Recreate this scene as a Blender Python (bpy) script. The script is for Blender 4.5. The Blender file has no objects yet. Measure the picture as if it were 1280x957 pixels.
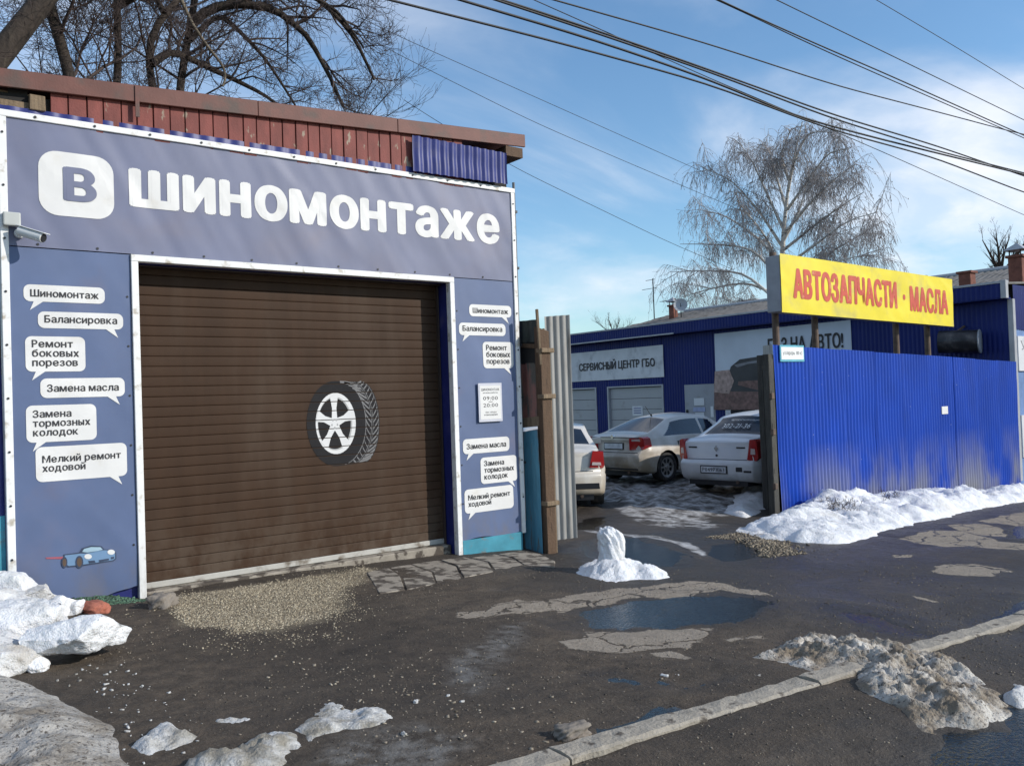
import bpy, bmesh, math, random
import numpy as np
from mathutils import Vector, Matrix
SC = bpy.context.scene
COL = SC.collection
R_ = math.radians

# ------------------------------------------------------------------ camera, sky, sun, exposure
YAW, PITCH, ROLL, FPX, EYE = R_(52.6), R_(1.08), R_(-1.97), 1060.0, 1.7
_f = np.array([math.cos(YAW)*math.cos(PITCH), math.sin(YAW)*math.cos(PITCH), math.sin(PITCH)])
_r0 = np.array([math.sin(YAW), -math.cos(YAW), 0.0]); _u0 = np.cross(_r0, _f)
_r = _r0*math.cos(ROLL) + _u0*math.sin(ROLL)
_u = -_r0*math.sin(ROLL) + _u0*math.cos(ROLL)
CAM = np.array([0.0, 0.0, EYE])
cd = bpy.data.cameras.new('camera'); cam = bpy.data.objects.new('camera', cd); COL.objects.link(cam)
cam.matrix_world = Matrix(((_r[0], _u[0], -_f[0], 0), (_r[1], _u[1], -_f[1], 0), (_r[2], _u[2], -_f[2], EYE), (0, 0, 0, 1)))
cd.sensor_fit = 'HORIZONTAL'; cd.sensor_width = 36.0; cd.lens = 36.0*FPX/1280.0
cd.clip_start = 0.05; cd.clip_end = 3000.0
SC.camera = cam

SUN_AZ = np.array([0.62, -0.78]); SUN_AZ = SUN_AZ/np.linalg.norm(SUN_AZ)     # horizontal direction towards the sun
SUN_EL = R_(27)
sdir = np.array([SUN_AZ[0]*math.cos(SUN_EL), SUN_AZ[1]*math.cos(SUN_EL), math.sin(SUN_EL)])
sl = bpy.data.lights.new('sun', 'SUN'); sl.energy = 3.9; sl.angle = R_(0.55); sl.color = (1.0, 0.945, 0.86)
so = bpy.data.objects.new('sun', sl); COL.objects.link(so); so.location = (10, -10, 20)
so.rotation_euler = Vector(sdir).to_track_quat('Z', 'Y').to_euler()

W = bpy.data.worlds.new('World'); SC.world = W; W.use_nodes = True
nt = W.node_tree; nt.nodes.clear()
def N(t, **kw):
    n = nt.nodes.new(t)
    for k, v in kw.items(): setattr(n, k, v)
    return n
out = N('ShaderNodeOutputWorld'); bg = N('ShaderNodeBackground'); bg.inputs['Strength'].default_value = 0.15
sky = N('ShaderNodeTexSky', sky_type='NISHITA'); sky.sun_disc = False
sky.sun_elevation = SUN_EL; sky.sun_rotation = math.atan2(SUN_AZ[0], SUN_AZ[1])
sky.altitude = 100; sky.air_density = 1.15; sky.dust_density = 0.3; sky.ozone_density = 3.0
tc = N('ShaderNodeTexCoord'); sep = N('ShaderNodeSeparateXYZ'); nt.links.new(tc.outputs['Generated'], sep.inputs[0])
mz = N('ShaderNodeMath', operation='MAXIMUM'); nt.links.new(sep.outputs['Z'], mz.inputs[0]); mz.inputs[1].default_value = 0.0
az = N('ShaderNodeMath', operation='ADD'); nt.links.new(mz.outputs[0], az.inputs[0]); az.inputs[1].default_value = 0.22
dx = N('ShaderNodeMath', operation='DIVIDE'); nt.links.new(sep.outputs['X'], dx.inputs[0]); nt.links.new(az.outputs[0], dx.inputs[1])
dy = N('ShaderNodeMath', operation='DIVIDE'); nt.links.new(sep.outputs['Y'], dy.inputs[0]); nt.links.new(az.outputs[0], dy.inputs[1])
cmb = N('ShaderNodeCombineXYZ'); nt.links.new(dx.outputs[0], cmb.inputs[0]); nt.links.new(dy.outputs[0], cmb.inputs[1])
# thin fair-weather cloud, the same kind of cover all round the sky
def cloud_layer(loc, scale, rot, nscale, lo, hi, dist=0.5, rough=0.55):
    mp = N('ShaderNodeMapping'); mp.inputs['Rotation'].default_value = (0, 0, R_(rot)); mp.inputs['Scale'].default_value = (*scale, 1); mp.inputs['Location'].default_value = (*loc, 0); nt.links.new(cmb.outputs[0], mp.inputs[0])
    cn = N('ShaderNodeTexNoise'); cn.inputs['Scale'].default_value = nscale; cn.inputs['Detail'].default_value = 8; cn.inputs['Roughness'].default_value = rough; cn.inputs['Distortion'].default_value = dist; nt.links.new(mp.outputs[0], cn.inputs['Vector'])
    cr = N('ShaderNodeMapRange'); cr.interpolation_type = 'SMOOTHSTEP'; cr.inputs[1].default_value = lo; cr.inputs[2].default_value = hi; nt.links.new(cn.outputs['Fac'], cr.inputs[0]); return cr.outputs[0]
ca = cloud_layer((0.118, 1.951), (0.7, 1.0), 15, 1.0, 0.41, 0.66); cb = cloud_layer((4.3, 2.1), (1.0, 1.3), -20, 2.6, 0.40, 0.75, 0.3)
cm2 = N('ShaderNodeMath', operation='MULTIPLY'); nt.links.new(ca, cm2.inputs[0])
cb2 = N('ShaderNodeMapRange'); cb2.inputs[3].default_value = 0.45; cb2.inputs[4].default_value = 1.0; nt.links.new(cb, cb2.inputs[0]); nt.links.new(cb2.outputs[0], cm2.inputs[1])
tint = N('ShaderNodeMix', data_type='RGBA', blend_type='MULTIPLY'); tint.inputs['Factor'].default_value = 1.0; nt.links.new(sky.outputs[0], tint.inputs['A']); tint.inputs['B'].default_value = (0.88, 1.04, 1.12, 1)
mx = N('ShaderNodeMix', data_type='RGBA'); nt.links.new(cm2.outputs[0], mx.inputs['Factor'])
nt.links.new(tint.outputs['Result'], mx.inputs['A']); mx.inputs['B'].default_value = (6.4, 6.6, 7.1, 1)
nt.links.new(mx.outputs['Result'], bg.inputs['Color']); nt.links.new(bg.outputs[0], out.inputs[0])

vs = SC.view_settings; vs.view_transform = 'Standard'; vs.look = 'None'; vs.exposure = 0.08; vs.gamma = 1.0; vs.use_curve_mapping = False
try:
    SC.cycles.use_denoising = True; SC.cycles.denoiser = 'OPENIMAGEDENOISE'; SC.cycles.max_bounces = 8; SC.cycles.transparent_max_bounces = 12
except Exception: pass

# ------------------------------------------------------------------ helpers
def ray(px, py): return _f + _r*((px-640)/FPX) - _u*((py-478.5)/FPX)
SLOPE, X0S = -0.048, 3.6                      # the street falls to the right
def base_z(x): return SLOPE*(np.clip(x, -6, 30) - X0S)
def G(px, py, dz=0.0):                         # ground point seen at a pixel of the photograph
    d = ray(px, py); t = (SLOPE*(0-X0S)+dz-EYE)/(d[2]-SLOPE*d[0]); return CAM + d*t
def FY(px, py, Y): d = ray(px, py); return CAM + d*(Y/d[1])
def FX(px, py, X): d = ray(px, py); return CAM + d*(X/d[0])

def _hash(ix, iy, seed):
    n = (ix.astype(np.int64)*374761393 + iy.astype(np.int64)*668265263 + seed*974634777) & 0xffffffff
    n = ((n ^ (n >> 13))*1274126177) & 0xffffffff
    n = n ^ (n >> 16)
    return (n & 0xffffff)/float(0xffffff)
def vnoise(x, y, seed=0):
    x = np.asarray(x, float); y = np.asarray(y, float)
    ix = np.floor(x); iy = np.floor(y); fx = x-ix; fy = y-iy
    fx = fx*fx*(3-2*fx); fy = fy*fy*(3-2*fy)
    a = _hash(ix, iy, seed); b = _hash(ix+1, iy, seed); c = _hash(ix, iy+1, seed); d = _hash(ix+1, iy+1, seed)
    return (a*(1-fx)+b*fx)*(1-fy)+(c*(1-fx)+d*fx)*fy - 0.5
def fbm(x, y, seed=0, o=4):
    s = 0; a = 1.0
    for i in range(o): s = s + a*vnoise(x*2**i+i*17.3, y*2**i-i*9.1, seed+i); a *= 0.5
    return s
def sstep(a, b, x): t = np.clip((x-a)/(b-a), 0, 1); return t*t*(3-2*t)
def poly_sd(x, y, P):                          # signed distance to a polygon, negative inside
    P = np.asarray(P, float)[:, :2]; d = np.full(np.shape(x), 1e9); ins = np.zeros(np.shape(x), bool)
    for i in range(len(P)):
        a, b = P[i], P[(i+1) % len(P)]
        e = b-a; wx, wy = x-a[0], y-a[1]; t = np.clip((wx*e[0]+wy*e[1])/(e@e+1e-12), 0, 1)
        d = np.minimum(d, np.hypot(wx-e[0]*t, wy-e[1]*t))
        c = ((a[1] <= y) & (b[1] > y)) | ((b[1] <= y) & (a[1] > y))
        with np.errstate(divide='ignore', invalid='ignore'):
            xi = a[0]+(y-a[1])/(b[1]-a[1] if b[1] != a[1] else 1e-12)*(b[0]-a[0])
        ins ^= c & (x < xi)
    return np.where(ins, -d, d)

# ------------------------------------------------------------------ materials
MATS = {}
def new_mat(name):
    m = bpy.data.materials.new(name); m.use_nodes = True; t = m.node_tree; t.nodes.clear()
    o = t.nodes.new('ShaderNodeOutputMaterial'); p = t.nodes.new('ShaderNodeBsdfPrincipled'); t.links.new(p.outputs[0], o.inputs[0])
    return m, t, p, o
def mnode(t, ty, **kw):
    n = t.nodes.new(ty)
    for k, v in kw.items(): setattr(n, k, v)
    return n
def noise_fac(t, vec, scale, lo, hi, detail=6, stretch=None, rough=0.55):
    if stretch:
        m = mnode(t, 'ShaderNodeMapping'); m.inputs['Scale'].default_value = stretch; t.links.new(vec, m.inputs[0]); vec = m.outputs[0]
    n = mnode(t, 'ShaderNodeTexNoise'); n.inputs['Scale'].default_value = scale; n.inputs['Detail'].default_value = detail; n.inputs['Roughness'].default_value = rough
    t.links.new(vec, n.inputs['Vector'])
    r = mnode(t, 'ShaderNodeMapRange'); r.interpolation_type = 'SMOOTHSTEP'; r.inputs[1].default_value = lo; r.inputs[2].default_value = hi; t.links.new(n.outputs['Fac'], r.inputs[0])
    return r.outputs[0], n.outputs['Fac']
def mix(t, fac, a, b):
    m = mnode(t, 'ShaderNodeMix', data_type='RGBA')
    if isinstance(fac, (int, float)): m.inputs['Factor'].default_value = fac
    else: t.links.new(fac, m.inputs['Factor'])
    for k, v in (('A', a), ('B', b)):
        if isinstance(v, tuple): m.inputs[k].default_value = (*v[:3], 1)
        else: t.links.new(v, m.inputs[k])
    return m.outputs['Result']
def math_(t, op, a, b=None):
    m = mnode(t, 'ShaderNodeMath', operation=op)
    for i, v in enumerate((a, b)):
        if v is None: continue
        if isinstance(v, (int, float)): m.inputs[i].default_value = v
        else: t.links.new(v, m.inputs[i])
    return m.outputs[0]
def mat(name, col, rough=0.6, metal=0.0, var=0.18, vscale=5.0, bump=0.0, bscale=60.0, dirt=None, damt=(0.5, 0.75), dscale=3.0, stretch=None, spec=0.4, obj=False, grad=None, coat=0.0, fleck=None, splash=None):
    """base colour with cloudy variation, worn / dirty patches and fine relief"""
    if name in MATS: return MATS[name]
    m, t, p, o = new_mat(name)
    g = mnode(t, 'ShaderNodeTexCoord').outputs['Object'] if obj else mnode(t, 'ShaderNodeNewGeometry').outputs['Position']
    c = tuple(col)
    _, nf = noise_fac(t, g, vscale, 0.3, 0.7, stretch=stretch)
    lo = tuple(max(0, x*(1-var)) for x in c); hi = tuple(min(1, x*(1+var)) for x in c)
    rr = mnode(t, 'ShaderNodeMapRange'); rr.inputs[1].default_value = 0.3; rr.inputs[2].default_value = 0.7; t.links.new(nf, rr.inputs[0])
    colr = mix(t, rr.outputs[0], lo, hi)
    if fleck:
        f2, _ = noise_fac(t, g, fleck[1], fleck[2], fleck[2]+0.05, detail=3); colr = mix(t, f2, colr, fleck[0])
    if dirt:
        df, _ = noise_fac(t, g, dscale, damt[0], damt[1], detail=8, stretch=stretch)
        if grad:                               # dirt that climbs from the ground: (z full, z none)
            sp = mnode(t, 'ShaderNodeSeparateXYZ'); t.links.new(g, sp.inputs[0])
            mr = mnode(t, 'ShaderNodeMapRange'); mr.inputs[1].default_value = grad[0]; mr.inputs[2].default_value = grad[1]; mr.inputs[3].default_value = 1; mr.inputs[4].default_value = 0
            t.links.new(sp.outputs['Z'], mr.inputs[0]); df = math_(t, 'MULTIPLY', df, mr.outputs[0])
        colr = mix(t, df, colr, tuple(dirt))
    if splash:                                 # (colour, z full, z none, noise scale): mud thrown up from the ground
        sf, _ = noise_fac(t, g, splash[3], 0.38, 0.62, detail=8, rough=0.65, stretch=(1, 1, .6)); sp = mnode(t, 'ShaderNodeSeparateXYZ'); t.links.new(g, sp.inputs[0])
        mr = mnode(t, 'ShaderNodeMapRange'); mr.inputs[1].default_value = splash[1]; mr.inputs[2].default_value = splash[2]; mr.inputs[3].default_value = 0.5; mr.inputs[4].default_value = 0; t.links.new(sp.outputs['Z'], mr.inputs[0])
        colr = mix(t, math_(t, 'MULTIPLY', sf, mr.outputs[0]), colr, splash[0])
    t.links.new(colr, p.inputs['Base Color'])
    p.inputs['Roughness'].default_value = rough; p.inputs['Metallic'].default_value = metal; p.inputs['Specular IOR Level'].default_value = spec
    if coat: p.inputs['Coat Weight'].default_value = coat; p.inputs['Coat Roughness'].default_value = 0.08
    if bump:
        n = mnode(t, 'ShaderNodeTexNoise'); n.inputs['Scale'].default_value = bscale; n.inputs['Detail'].default_value = 5; t.links.new(g, n.inputs['Vector'])
        b = mnode(t, 'ShaderNodeBump'); b.inputs['Strength'].default_value = bump; b.inputs['Distance'].default_value = 0.02
        t.links.new(n.outputs['Fac'], b.inputs['Height']); t.links.new(b.outputs[0], p.inputs['Normal'])
    MATS[name] = m; return m
def glass_mat(name, col, rough=0.05, alpha=0.75):
    m, t, p, o = new_mat(name); p.inputs['Base Color'].default_value = (*col, 1); p.inputs['Roughness'].default_value = rough
    p.inputs['Specular IOR Level'].default_value = 0.6; p.inputs['Alpha'].default_value = alpha; MATS[name] = m; return m

M_BANNER = mat('banner_vinyl', (0.090, 0.125, 0.230), 0.5, var=0.10, vscale=1.6, bump=0.06, bscale=220, dirt=(0.13, 0.13, 0.2), damt=(0.55, 0.8), dscale=1.3, splash=((.15, .125, .105), .0, .55, 4))
M_HEAD = mat('header_vinyl', (0.140, 0.152, 0.232), 0.5, var=0.10, vscale=1.6, bump=0.06, bscale=220, dirt=(0.16, 0.15, 0.2), damt=(0.5, 0.8), dscale=1.1)
M_PRINT = mat('white_print', (0.67, 0.655, 0.635), 0.5, var=0.06, vscale=3, dirt=(0.6, 0.57, 0.52), damt=(0.55, 0.8), dscale=4)
M_INK = mat('black_ink', (0.03, 0.028, 0.03), 0.6, var=0.1)
M_WHITE = mat('white_trim', (0.74, 0.73, 0.71), 0.45, var=0.06, dirt=(0.4, 0.35, 0.28), damt=(0.54, 0.72), dscale=9, splash=((.2, .16, .12), -.1, .5, 6))
M_SLAT = mat('door_brown', (0.048, 0.026, 0.015), 0.6, spec=0.15, var=0.14, vscale=3, bump=0.08, bscale=260, dirt=(0.066, 0.042, 0.028), damt=(0.45, 0.85), dscale=1.6, stretch=(2.0, 1, 0.35), splash=((.13, .10, .075), .0, .75, 5))
M_RED = mat('red_paint', (0.185, 0.05, 0.04), 0.7, var=0.25, vscale=9, bump=0.15, bscale=70, dirt=(0.30, 0.24, 0.18), damt=(0.62, 0.68), dscale=14, stretch=(1, 1, 0.35))
M_FASCIA = mat('brown_fascia', (0.135, 0.05, 0.037), 0.6, var=0.2, vscale=4, bump=0.08, bscale=60, dirt=(0.08, 0.05, 0.04), damt=(0.5, 0.7), dscale=3)
M_BLUESHEET = mat('navy_sheet', (0.02, 0.026, 0.15), 0.4, var=0.2, vscale=4, dirt=(0.06, 0.06, 0.15), damt=(0.5, 0.8), dscale=4)
M_TURQ = mat('turquoise_paint', (0.045, 0.235, 0.31), 0.6, var=0.2, dirt=(0.16, 0.13, 0.1), damt=(0.55, 0.72), dscale=7, bump=0.08)
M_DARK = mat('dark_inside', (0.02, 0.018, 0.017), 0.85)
M_CONC = mat('concrete', (0.27, 0.235, 0.19), 0.9, var=0.22, vscale=6, bump=0.3, bscale=50, dirt=(0.075, 0.06, 0.047), damt=(0.47, 0.57), dscale=7)
M_KERB = mat('kerb_concrete', (0.31, 0.275, 0.225), 0.9, var=0.25, vscale=9, bump=0.5, bscale=60, dirt=(0.09, 0.075, 0.06), damt=(0.56, 0.68), dscale=9)
M_GREYMETAL = mat('grey_sheet', (0.31, 0.30, 0.28), 0.6, metal=0.0, var=0.12, vscale=4, dirt=(0.14, 0.12, 0.1), damt=(0.5, 0.8), dscale=3, stretch=(3, 3, 0.5))
M_OLDGREEN = mat('old_green_sheet', (0.035, 0.042, 0.038), 0.7, var=0.3, dirt=(0.07, 0.05, 0.035), damt=(0.5, 0.7))
M_OLDRED = mat('old_red_sheet', (0.30, 0.13, 0.105), 0.75, var=0.3, dirt=(0.1, 0.09, 0.075), damt=(0.45, 0.65), dscale=5, stretch=(2, 2, .5), bump=0.1)
M_OLDBLUE = mat('old_blue_sheet', (0.08, 0.24, 0.33), 0.7, var=0.25, dirt=(0.12, 0.1, 0.08), damt=(0.48, 0.68), dscale=5, stretch=(3, 3, .5), bump=0.1)
M_RUSTWOOD = mat('brown_timber', (0.105, 0.062, 0.036), 0.8, var=0.3, vscale=6, bump=0.3, bscale=40, dirt=(0.06, 0.035, 0.02), damt=(0.5, 0.7), dscale=6, stretch=(4, 4, .6))
M_PALEWOOD = mat('pale_timber', (0.19, 0.135, 0.085), 0.85, var=0.3, vscale=9, bump=0.3, stretch=(5, 5, .5))
M_BLACKWOOD = mat('dark_timber', (0.055, 0.052, 0.044), 0.8, var=0.4, vscale=6, bump=0.4, bscale=40, stretch=(4, 4, .5))
M_FENCE = mat('fence_blue', (0.006, 0.052, 0.365), 0.42, var=0.13, vscale=2.5, dirt=(0.22, 0.22, 0.25), damt=(0.38, 0.62), dscale=1.1, stretch=(1, 1, 0.45), grad=(-0.5, 0.75), fleck=((0.35, 0.38, 0.5), 16, 0.735), spec=0.25)
M_YELLOW = mat('yellow_vinyl', (0.74, 0.60, 0.022), 0.5, var=0.08, vscale=2, dirt=(0.5, 0.42, 0.1), damt=(0.45, 0.8), dscale=2.2, bump=0.04)
M_REDINK = mat('red_ink', (0.52, 0.075, 0.04), 0.55, var=0.15, dirt=(0.6, 0.3, 0.12), damt=(0.56, 0.8), dscale=9)
M_SIGNBOX = mat('sign_box_grey', (0.30, 0.31, 0.33), 0.5, metal=0.1, var=0.12)
M_RUST = mat('rusty_pipe', (0.11, 0.075, 0.055), 0.75, var=0.35, vscale=8, bump=0.15)
M_BLDG = mat('building_blue', (0.007, 0.017, 0.125), 0.5, spec=.2, var=0.12, vscale=1.5)
M_BGREY = mat('building_grey', (0.30, 0.31, 0.34), 0.55, var=0.08, vscale=1.2, dirt=(0.22, 0.21, 0.2), damt=(0.5, 0.8))
M_CAP = mat('cap_grey', (0.36, 0.37, 0.39), 0.5, var=0.1)
M_SIGNW = mat('weathered_white', (0.60, 0.61, 0.63), 0.6, var=0.09, vscale=2, dirt=(0.33, 0.34, 0.36), damt=(0.52, 0.78), dscale=2.4, bump=0.05)
M_SKYPRINT = mat('pale_blue_print', (0.52, 0.57, 0.64), 0.6, var=0.08, vscale=1)
M_PHOTO_D = mat('dark_print', (0.035, 0.034, 0.04), 0.5, var=0.3, vscale=3)
M_PHOTO_R = mat('rust_print', (0.16, 0.085, 0.075), 0.5, var=0.5, vscale=8)
M_PHOTO_P = mat('pink_print', (0.36, 0.25, 0.22), 0.5, var=0.4, vscale=7)
M_SLATE = mat('slate_roof', (0.17, 0.16, 0.15), 0.85, var=0.25, vscale=3, dirt=(0.1, 0.095, 0.08), damt=(0.5, 0.7), dscale=4)
M_BRICK = mat('chimney_brick', (0.17, 0.065, 0.045), 0.85, var=0.3, vscale=7, bump=0.3)
M_BLACKP = mat('black_plastic', (0.022, 0.022, 0.024), 0.5, var=0.2)
M_WIRE = mat('wire_black', (0.018, 0.017, 0.018), 0.6)
M_BARK = mat('dark_bark', (0.034, 0.025, 0.019), 0.9, var=0.45, vscale=7, bump=0.7, bscale=22, stretch=(2, 2, .35), dirt=(0.07, 0.055, 0.04), damt=(0.5, 0.7), dscale=4)
M_TWIG = mat('dark_twig', (0.058, 0.041, 0.036), 0.85, var=0.3)
M_BIRCHB = mat('birch_bark', (0.56, 0.53, 0.48), 0.8, var=0.2, vscale=5, dirt=(0.06, 0.05, 0.045), damt=(0.56, 0.62), dscale=5, stretch=(.6, .6, 3))
M_BIRCHT = mat('birch_twig', (0.34, 0.315, 0.31), 0.8, var=0.3)
M_SEED = mat('birch_seed', (0.16, 0.13, 0.12), 0.8, var=0.3)
M_CAM = mat('camera_white', (0.68, 0.68, 0.66), 0.35, var=0.05)
M_BOXP = mat('junction_plastic', (0.42, 0.43, 0.41), 0.5, var=0.06)
M_CHROME = mat('chrome', (0.6, 0.6, 0.62), 0.2, metal=1.0, var=0.05)
M_TYRE = mat('tyre_rubber', (0.022, 0.021, 0.02), 0.85, var=0.3, dirt=(0.07, 0.06, 0.05), damt=(0.5, 0.7), dscale=8, obj=True)
M_RIM = mat('wheel_silver', (0.30, 0.29, 0.27), 0.45, metal=0.5, var=0.15, dirt=(0.1, 0.085, 0.07), damt=(0.45, 0.7), dscale=9, obj=True)
M_LAMP = mat('red_lens', (0.36, 0.018, 0.02), 0.15, var=0.1, coat=0.6, obj=True)
M_LAMPW = mat('clear_lens', (0.55, 0.45, 0.43), 0.15, var=0.1, coat=0.6, obj=True)
M_CARGLASS = glass_mat('car_glass', (0.014, 0.02, 0.032), 0.04, 0.93)
M_STONE = mat('grey_stone', (0.21, 0.18, 0.15), 0.9, var=0.25, bump=0.4, bscale=40)
M_BRICKBIT = mat('broken_brick', (0.33, 0.115, 0.075), 0.9, var=0.25, bump=0.4, bscale=50)
def car_paint(name, col, dirtc, amt, grad): return mat(name, col, 0.32, var=0.03, dirt=dirtc, damt=amt, dscale=2.2, obj=True, grad=grad, coat=0.35)

# ------------------------------------------------------------------ object building
ORG = {}
def tag(o, label=None, cat=None, group=None, kind=None):
    if label: o['label'] = label
    if cat: o['category'] = cat
    if group: o['group'] = group
    if kind: o['kind'] = kind
    return o
def thing(name, label, cat, loc=(0, 0, 0), rz=0.0, group=None, local=False):
    o = bpy.data.objects.new(name, None); COL.objects.link(o); o.empty_display_size = 0.2
    o.location = loc; o.rotation_euler = (0, 0, rz)
    ORG[o] = np.zeros(3) if local else np.array(loc, float)
    return tag(o, label, cat, group)
def link(name, me, material, parent=None, smooth=False, org=None):
    o = bpy.data.objects.new(name, me); COL.objects.link(o)
    if material is not None and not me.materials: me.materials.append(material)
    if parent is not None: o.parent = parent; ORG[o] = ORG[parent]
    else:
        ORG[o] = np.zeros(3) if org is None else np.array(org, float)
        o.location = ORG[o]
    if smooth: me.polygons.foreach_set('use_smooth', [True]*len(me.polygons))
    return o
def np_mesh(name, v, f):
    """v (n,3); f list of index arrays of one size each (m,k)"""
    me = bpy.data.meshes.new(name); v = np.asarray(v, np.float32)
    fs = [np.asarray(a, np.int32) for a in (f if isinstance(f, list) else [f]) if len(a)]
    me.vertices.add(len(v)); me.vertices.foreach_set('co', v.ravel())
    nl = sum(a.size for a in fs); npoly = sum(len(a) for a in fs)
    me.loops.add(nl); me.polygons.add(npoly)
    me.loops.foreach_set('vertex_index', np.concatenate([a.ravel() for a in fs]))
    st = []; tot = []; c = 0
    for a in fs:
        k = a.shape[1]; st.append(c+np.arange(len(a))*k); tot.append(np.full(len(a), k)); c += a.size
    me.polygons.foreach_set('loop_start', np.concatenate(st).astype(np.int32))
    try: me.polygons.foreach_set('loop_total', np.concatenate(tot).astype(np.int32))
    except Exception: pass
    me.update(calc_edges=True); me.validate()
    return me
class MB:
    def __init__(s): s.v = []; s.f = []
    def add(s, vs_, fs_):
        b = len(s.v); s.v += [tuple(map(float, p)) for p in vs_]; s.f += [tuple(b+i for i in q) for q in fs_]; return s
    def box(s, x0, x1, y0, y1, z0, z1):
        return s.add([(x0,y0,z0),(x1,y0,z0),(x1,y1,z0),(x0,y1,z0),(x0,y0,z1),(x1,y0,z1),(x1,y1,z1),(x0,y1,z1)],
                     [(0,3,2,1),(4,5,6,7),(0,1,5,4),(1,2,6,5),(2,3,7,6),(3,0,4,7)])
    def hexa(s, P):                            # eight corners: bottom ring then top ring
        return s.add(P, [(0,3,2,1),(4,5,6,7),(0,1,5,4),(1,2,6,5),(2,3,7,6),(3,0,4,7)])
    def bar(s, a, b, w, h, up=(0, 0, 1)):
        a = np.array(a, float); b = np.array(b, float); d = (b-a)/np.linalg.norm(b-a); up = np.array(up, float)
        sx = np.cross(d, up)
        if np.linalg.norm(sx) < 1e-4: sx = np.cross(d, (1, 0, 0))
        sx /= np.linalg.norm(sx); sz = np.cross(sx, d)
        q = [a-sx*w/2-sz*h/2, a+sx*w/2-sz*h/2, a+sx*w/2+sz*h/2, a-sx*w/2+sz*h/2]
        return s.hexa(q+[p+(b-a) for p in q])
    def cyl(s, a, b, r0, r1=None, n=14):
        r1 = r0 if r1 is None else r1; a = np.array(a, float); b = np.array(b, float); d = (b-a)/np.linalg.norm(b-a)
        x = np.cross(d, (0, 0, 1)); x = np.cross(d, (1, 0, 0)) if np.linalg.norm(x) < 1e-4 else x; x /= np.linalg.norm(x); y = np.cross(d, x)
        ang = [2*math.pi*i/n for i in range(n)]
        v = [a+r0*(x*math.cos(t)+y*math.sin(t)) for t in ang]+[b+r1*(x*math.cos(t)+y*math.sin(t)) for t in ang]
        return s.add(v, [(i, (i+1) % n, n+(i+1) % n, n+i) for i in range(n)]+[tuple(range(n-1, -1, -1)), tuple(range(n, 2*n))])
    def prism(s, P, Q): # two matching rings
        n = len(P)
        return s.add(list(P)+list(Q), [(i, (i+1) % n, n+(i+1) % n, n+i) for i in range(n)]+[tuple(range(n-1, -1, -1)), tuple(range(n, 2*n))])
    def build(s, name, material, parent=None, smooth=False, bevel=0.0, org=None, segs=1):
        o0 = ORG[parent] if parent is not None else (np.zeros(3) if org is None else np.array(org, float))
        me = bpy.data.meshes.new(name); me.from_pydata([tuple(np.array(p)-o0) for p in s.v], [], s.f)
        bm = bmesh.new(); bm.from_mesh(me); bmesh.ops.recalc_face_normals(bm, faces=bm.faces)
        if bevel: bmesh.ops.bevel(bm, geom=list(bm.edges), offset=bevel, segments=segs, affect='EDGES', profile=0.6, clamp_overlap=True)
        bm.to_mesh(me); bm.free()
        return link(name, me, material, parent, smooth, org)
def grid_mesh(name, P, material, parent=None, smooth=True, org=None):
    """P (ny,nx,3) world points"""
    ny, nx = P.shape[:2]; o0 = ORG[parent] if parent is not None else (np.zeros(3) if org is None else np.array(org, float))
    i = np.arange(ny*nx).reshape(ny, nx)
    q = np.stack([i[:-1, :-1], i[:-1, 1:], i[1:, 1:], i[1:, :-1]], -1).reshape(-1, 4)
    return link(name, np_mesh(name, P.reshape(-1, 3)-o0, q), material, parent, smooth, org)

_GC = {}
def _font_glyph(ch, res=3):
    c = bpy.data.curves.new('lettering', 'FONT'); c.body = ch; c.resolution_u = res
    o = bpy.data.objects.new('lettering', c); COL.objects.link(o); bpy.context.view_layer.update()
    me = bpy.data.meshes.new_from_object(o.evaluated_get(bpy.context.evaluated_depsgraph_get()))
    me.calc_loop_triangles(); v = np.array([p.co[:2] for p in me.vertices]); f = [tuple(p.vertices) for p in me.loop_triangles]
    bpy.data.objects.remove(o); bpy.data.meshes.remove(me); bpy.data.curves.remove(c)
    return v, f
def _strokes(parts):
    V = []; F = []
    for ring in parts:                             # each ring: list of (outer, inner) pairs -> quad strip
        b = len(V)
        for a, c in ring: V += [a, c]
        F += [(b+2*i, b+2*i+1, b+2*i+3, b+2*i+2) for i in range(len(ring)-1)]
    return np.array(V, float), F
def _bowl(x0, z0, z1, w, sw):
    r = (z1-z0)/2; cz = (z0+z1)/2; ring = [((x0, z1), (x0, z1-sw)), ((x0+w-r, z1), (x0+w-r, z1-sw))]
    for k in range(1, 12):
        a = math.pi/2-math.pi*k/12; ring.append(((x0+w-r+r*math.cos(a), cz+r*math.sin(a)), (x0+w-r+(r-sw)*math.cos(a), cz+(r-sw)*math.sin(a))))
    return ring+[((x0+w-r, z0), (x0+w-r, z0+sw)), ((x0, z0), (x0, z0+sw))]
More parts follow.
